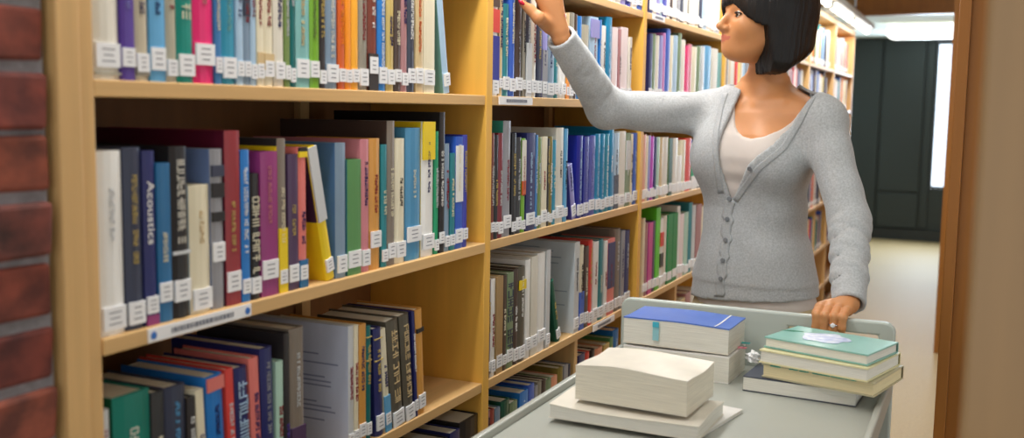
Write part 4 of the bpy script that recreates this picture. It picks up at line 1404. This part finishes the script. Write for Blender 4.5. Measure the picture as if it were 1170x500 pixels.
lo = np.min([elR - .07, wrR - .06, BW(-.2, .2, -.45), BW(.2, .2, -.45), BW(0, -.2, -.45)], 0)
hi = np.max([wrR + .06, sL + .08, elL + .08, BW(-.2, -.16, .1)], 0)
card, cV, cQ = child('cardigan', [nets(cardigan, lo, hi, .0044)], [KNIT])
bvh = BVHTree.FromPolygons([tuple(v) for v in cV], [tuple(q) for q in cQ])


def hitc(px, py):
    d = Vector(ray(px, py)).normalized()
    r = bvh.ray_cast(Vector(CAM), d)
    return r[0], r[1]


def ribbon(name, left, right, m, off=.0016, ny=4, th=.0012):
    rows = []
    for a, b in zip(left, right):
        row = []
        for j in range(ny + 1):
            w = j / ny
            h_ = hitc(a[0] + (b[0] - a[0]) * w, a[1] + (b[1] - a[1]) * w)
            if h_[0] is None:
                row = None
                break
            nn = h_[1] if h_[1].dot(Vector(ray(*a))) < 0 else -h_[1]
            row.append((h_[0], nn))
        if row:
            rows.append(row)
    if len(rows) < 2:
        return None
    v, f = [], []
    w = ny + 1
    for lay in (off, off - th * 2):
        for r_ in rows:
            for j, (p, nn) in enumerate(r_):
                v.append(np.array(p + nn * lay) - ORG)
    nR = len(rows)
    for i in range(nR - 1):
        for j in range(ny):
            a = i * w + j
            f.append((a, a + 1, a + w + 1, a + w))
            b = a + nR * w
            f.append((b, b + w, b + w + 1, b + 1))
        for j in (0, ny):
            a = i * w + j
            b = a + nR * w
            f.append((a, a + w, b + w, b))
    for i in (0, nR - 1):
        for j in range(ny):
            a = i * w + j
            b = a + nR * w
            f.append((a, b, b + 1, a + 1))
    return MB().add(v, f).build(name, m, person, smooth=True)


def dense(pts, n):
    pts = np.array(pts, float)
    L = np.r_[0, np.cumsum(np.linalg.norm(np.diff(pts, axis=0), axis=1))]
    q = np.linspace(0, L[-1], n)
    return np.stack([np.interp(q, L, pts[:, 0]), np.interp(q, L, pts[:, 1])], 1)


pl = dense([(833, 228), (831, 250), (829, 275), (825.5, 300), (823, 320), (821.5, 338)], 40)
wob = np.array([1.1 * math.sin(i * .9) + .8 * math.sin(i * 1.7) for i in range(40)])
ribbon('placket', [(p[0] - 5 + w, p[1]) for p, w in zip(pl, wob)], [(p[0] + 6 + w, p[1] + .5) for p, w in zip(pl, wob)], KNITB, .0024)
vr = dense([(836, 226), (862, 190), (891, 166), (905, 144), (917, 121), (925, 106)], 30)
ribbon('neck_band', [(p[0] + .8, p[1] + .8) for p in vr], [(p[0] + 7, p[1] + 5) for p in vr], KNITB)
vl = dense([(828, 220), (825, 206), (821, 172), (822, 150), (827.5, 122), (833, 106)], 24)
ribbon('neck_band', [(p[0] - 7, p[1] + 1) for p in vl], [(p[0] - .6, p[1]) for p in vl], KNITB)
for (x, y) in ((857.5, 192), (846.5, 208), (834, 227), (832, 250), (830, 274), (827, 297), (824.5, 318)):
    h_ = hitc(x, y)
    if h_[0] is None:
        continue
    nn = h_[1] if h_[1].dot(Vector(ray(x, y))) < 0 else -h_[1]
    m = MB().tube([(0, 0, 0), (0, 0, .0012), (0, 0, .0032), (0, 0, .0036)], [.0044, .0054, .0054, .0044], 12)
    b = m.build('button', BUTT, person, smooth=False)
    b.rotation_euler = nn.to_track_quat('Z', 'Y').to_euler()
    b.location = Vector(np.array(h_[0] + nn * .0026) - ORG)

# --- pink-white vest under the cardigan
sc = [at(x, y, 1, 2.285) for x, y in ((824, 100), (829, 125), (834, 143), (840, 151), (848, 156), (860, 158.5), (876, 156), (890, 149), (903, 137), (916, 116))]
su = np.array([(p[0] - BC[0]) * BE[0] + (p[1] - BC[1]) * BE[1] for p in map(np.array, sc)])
sz = np.array([p[2] - zr_ for p in sc])


def vest(P):
    u, v, z = UVW(P)
    d = torso(P, .002) + .0012 * np.sin(z * 150 + u * 9) * np.clip((-.09 - z) * 20, 0, 1)
    zt = np.interp(u, su, sz).astype(np.float32)
    d = np.maximum(d, (z - np.where(v > 0, zt, .03)) * .7)
    d = np.maximum(d, -.452 - z)
    d = np.maximum(d, -torso(P, -.010))
    return d


child('vest_top', [nets(lambda P: vest(P), BW(0, 0, 0) - np.array([.22, .2, .46]), BW(0, 0, .06) + np.array([.22, .2, 0]), .0048)], [TOPM])


# --- trousers and shoes
def trousers(P):
    u, v, z = UVW(P)
    d = np.maximum(torso(P, -.002), np.maximum(z + .425, -.56 - z))
    for s in (-1, 1):
        hip, kn, an = BW(s * .082, -.005, -.53), BW(s * .086, .012, -.88), BW(s * .088, -.025, -1.25)
        d = smin(d, caps(P, hip, kn, .088, .064), .035)
        d = smin(d, caps(P, kn, an, .064, .056), .02)
    d = d + .002 * np.sin(z * 38 + u * 30)
    return np.maximum(d, np.maximum(z + .425, -1.265 - z))


child('trousers', [nets(trousers, BW(0, 0, -1.28) - np.array([.2, .2, 0]), BW(0, 0, -.41) + np.array([.2, .2, 0]), .0075)], [PANTS])
SHOE = mat('dark_shoe', (58, 48, 44), .45)
for s in (-1, 1):
    def shoe(P, s=s):
        a, b = BW(s * .09, -.05, -1.285), BW(s * .10, .12, -1.3)
        d = smin(caps(P, a, b, .038, .032), caps(P, a, BW(s * .09, -.03, -1.25), .036, .04), .02)
        return np.maximum(d, (.003 - P[2]))
    child('shoe', [nets(shoe, BW(s * .095, .03, -1.335) - np.array([.12, .17, 0]), BW(s * .095, .03, -1.2) + np.array([.12, .17, 0]), .006)], [SHOE])

# --- nails and ring


def nail(p, towards, r, m):
    bm = bmesh.new()
    bmesh.ops.create_uvsphere(bm, u_segments=14, v_segments=8, radius=1)
    me = bpy.data.meshes.new('nail')
    bm.to_mesh(me)
    bm.free()
    o = link('nail', me, person, [m], True)
    o.location = Vector(np.array(p) - ORG)
    o.rotation_euler = Vector(towards).to_track_quat('Y', 'Z').to_euler()
    o.scale = r
    return o


tc_ = -ray(598, 5)
tc_ = tc_ / np.linalg.norm(tc_)
nail(rT[3] + tc_ * .0045 + (rT[3] - rT[2]) * .12, rT[3] - rT[2], (.0058, .0085, .0042), NAILR)
nail(lT[3] + np.array([-.002, -.0042, .0015]), lT[3] - lT[2], (.0048, .0072, .0032), mat('pink_nail', (224, 96, 96), .25))
for F in lF:
    nail(F[4] + np.array([0, -.0042, -.001]), F[4] - F[3], (.0045, .006, .003), mat('pink_nail', (224, 96, 96), .25))
m = MB()
c0 = lF[2][2] * .38 + lF[2][3] * .62
ring = []
for q in range(21):
    w = 2 * math.pi * q / 20
    ring.append(c0 + np.array([math.cos(w) * .0092, math.sin(w) * .0092, 0]) - ORG)
rg = MB().tube(ring, .0016, 8).build('ring', SILV, person, smooth=True)
bm = bmesh.new()
bmesh.ops.create_icosphere(bm, subdivisions=1, radius=.0052)
me = bpy.data.meshes.new('ring_stone')
bm.to_mesh(me)
bm.free()
g_ = link('ring_stone', me, rg, [mat('stone', (236, 238, 246), .05, spec=1)])
g_.location = Vector(c0 + np.array([0, -.0105, 0]) - ORG)
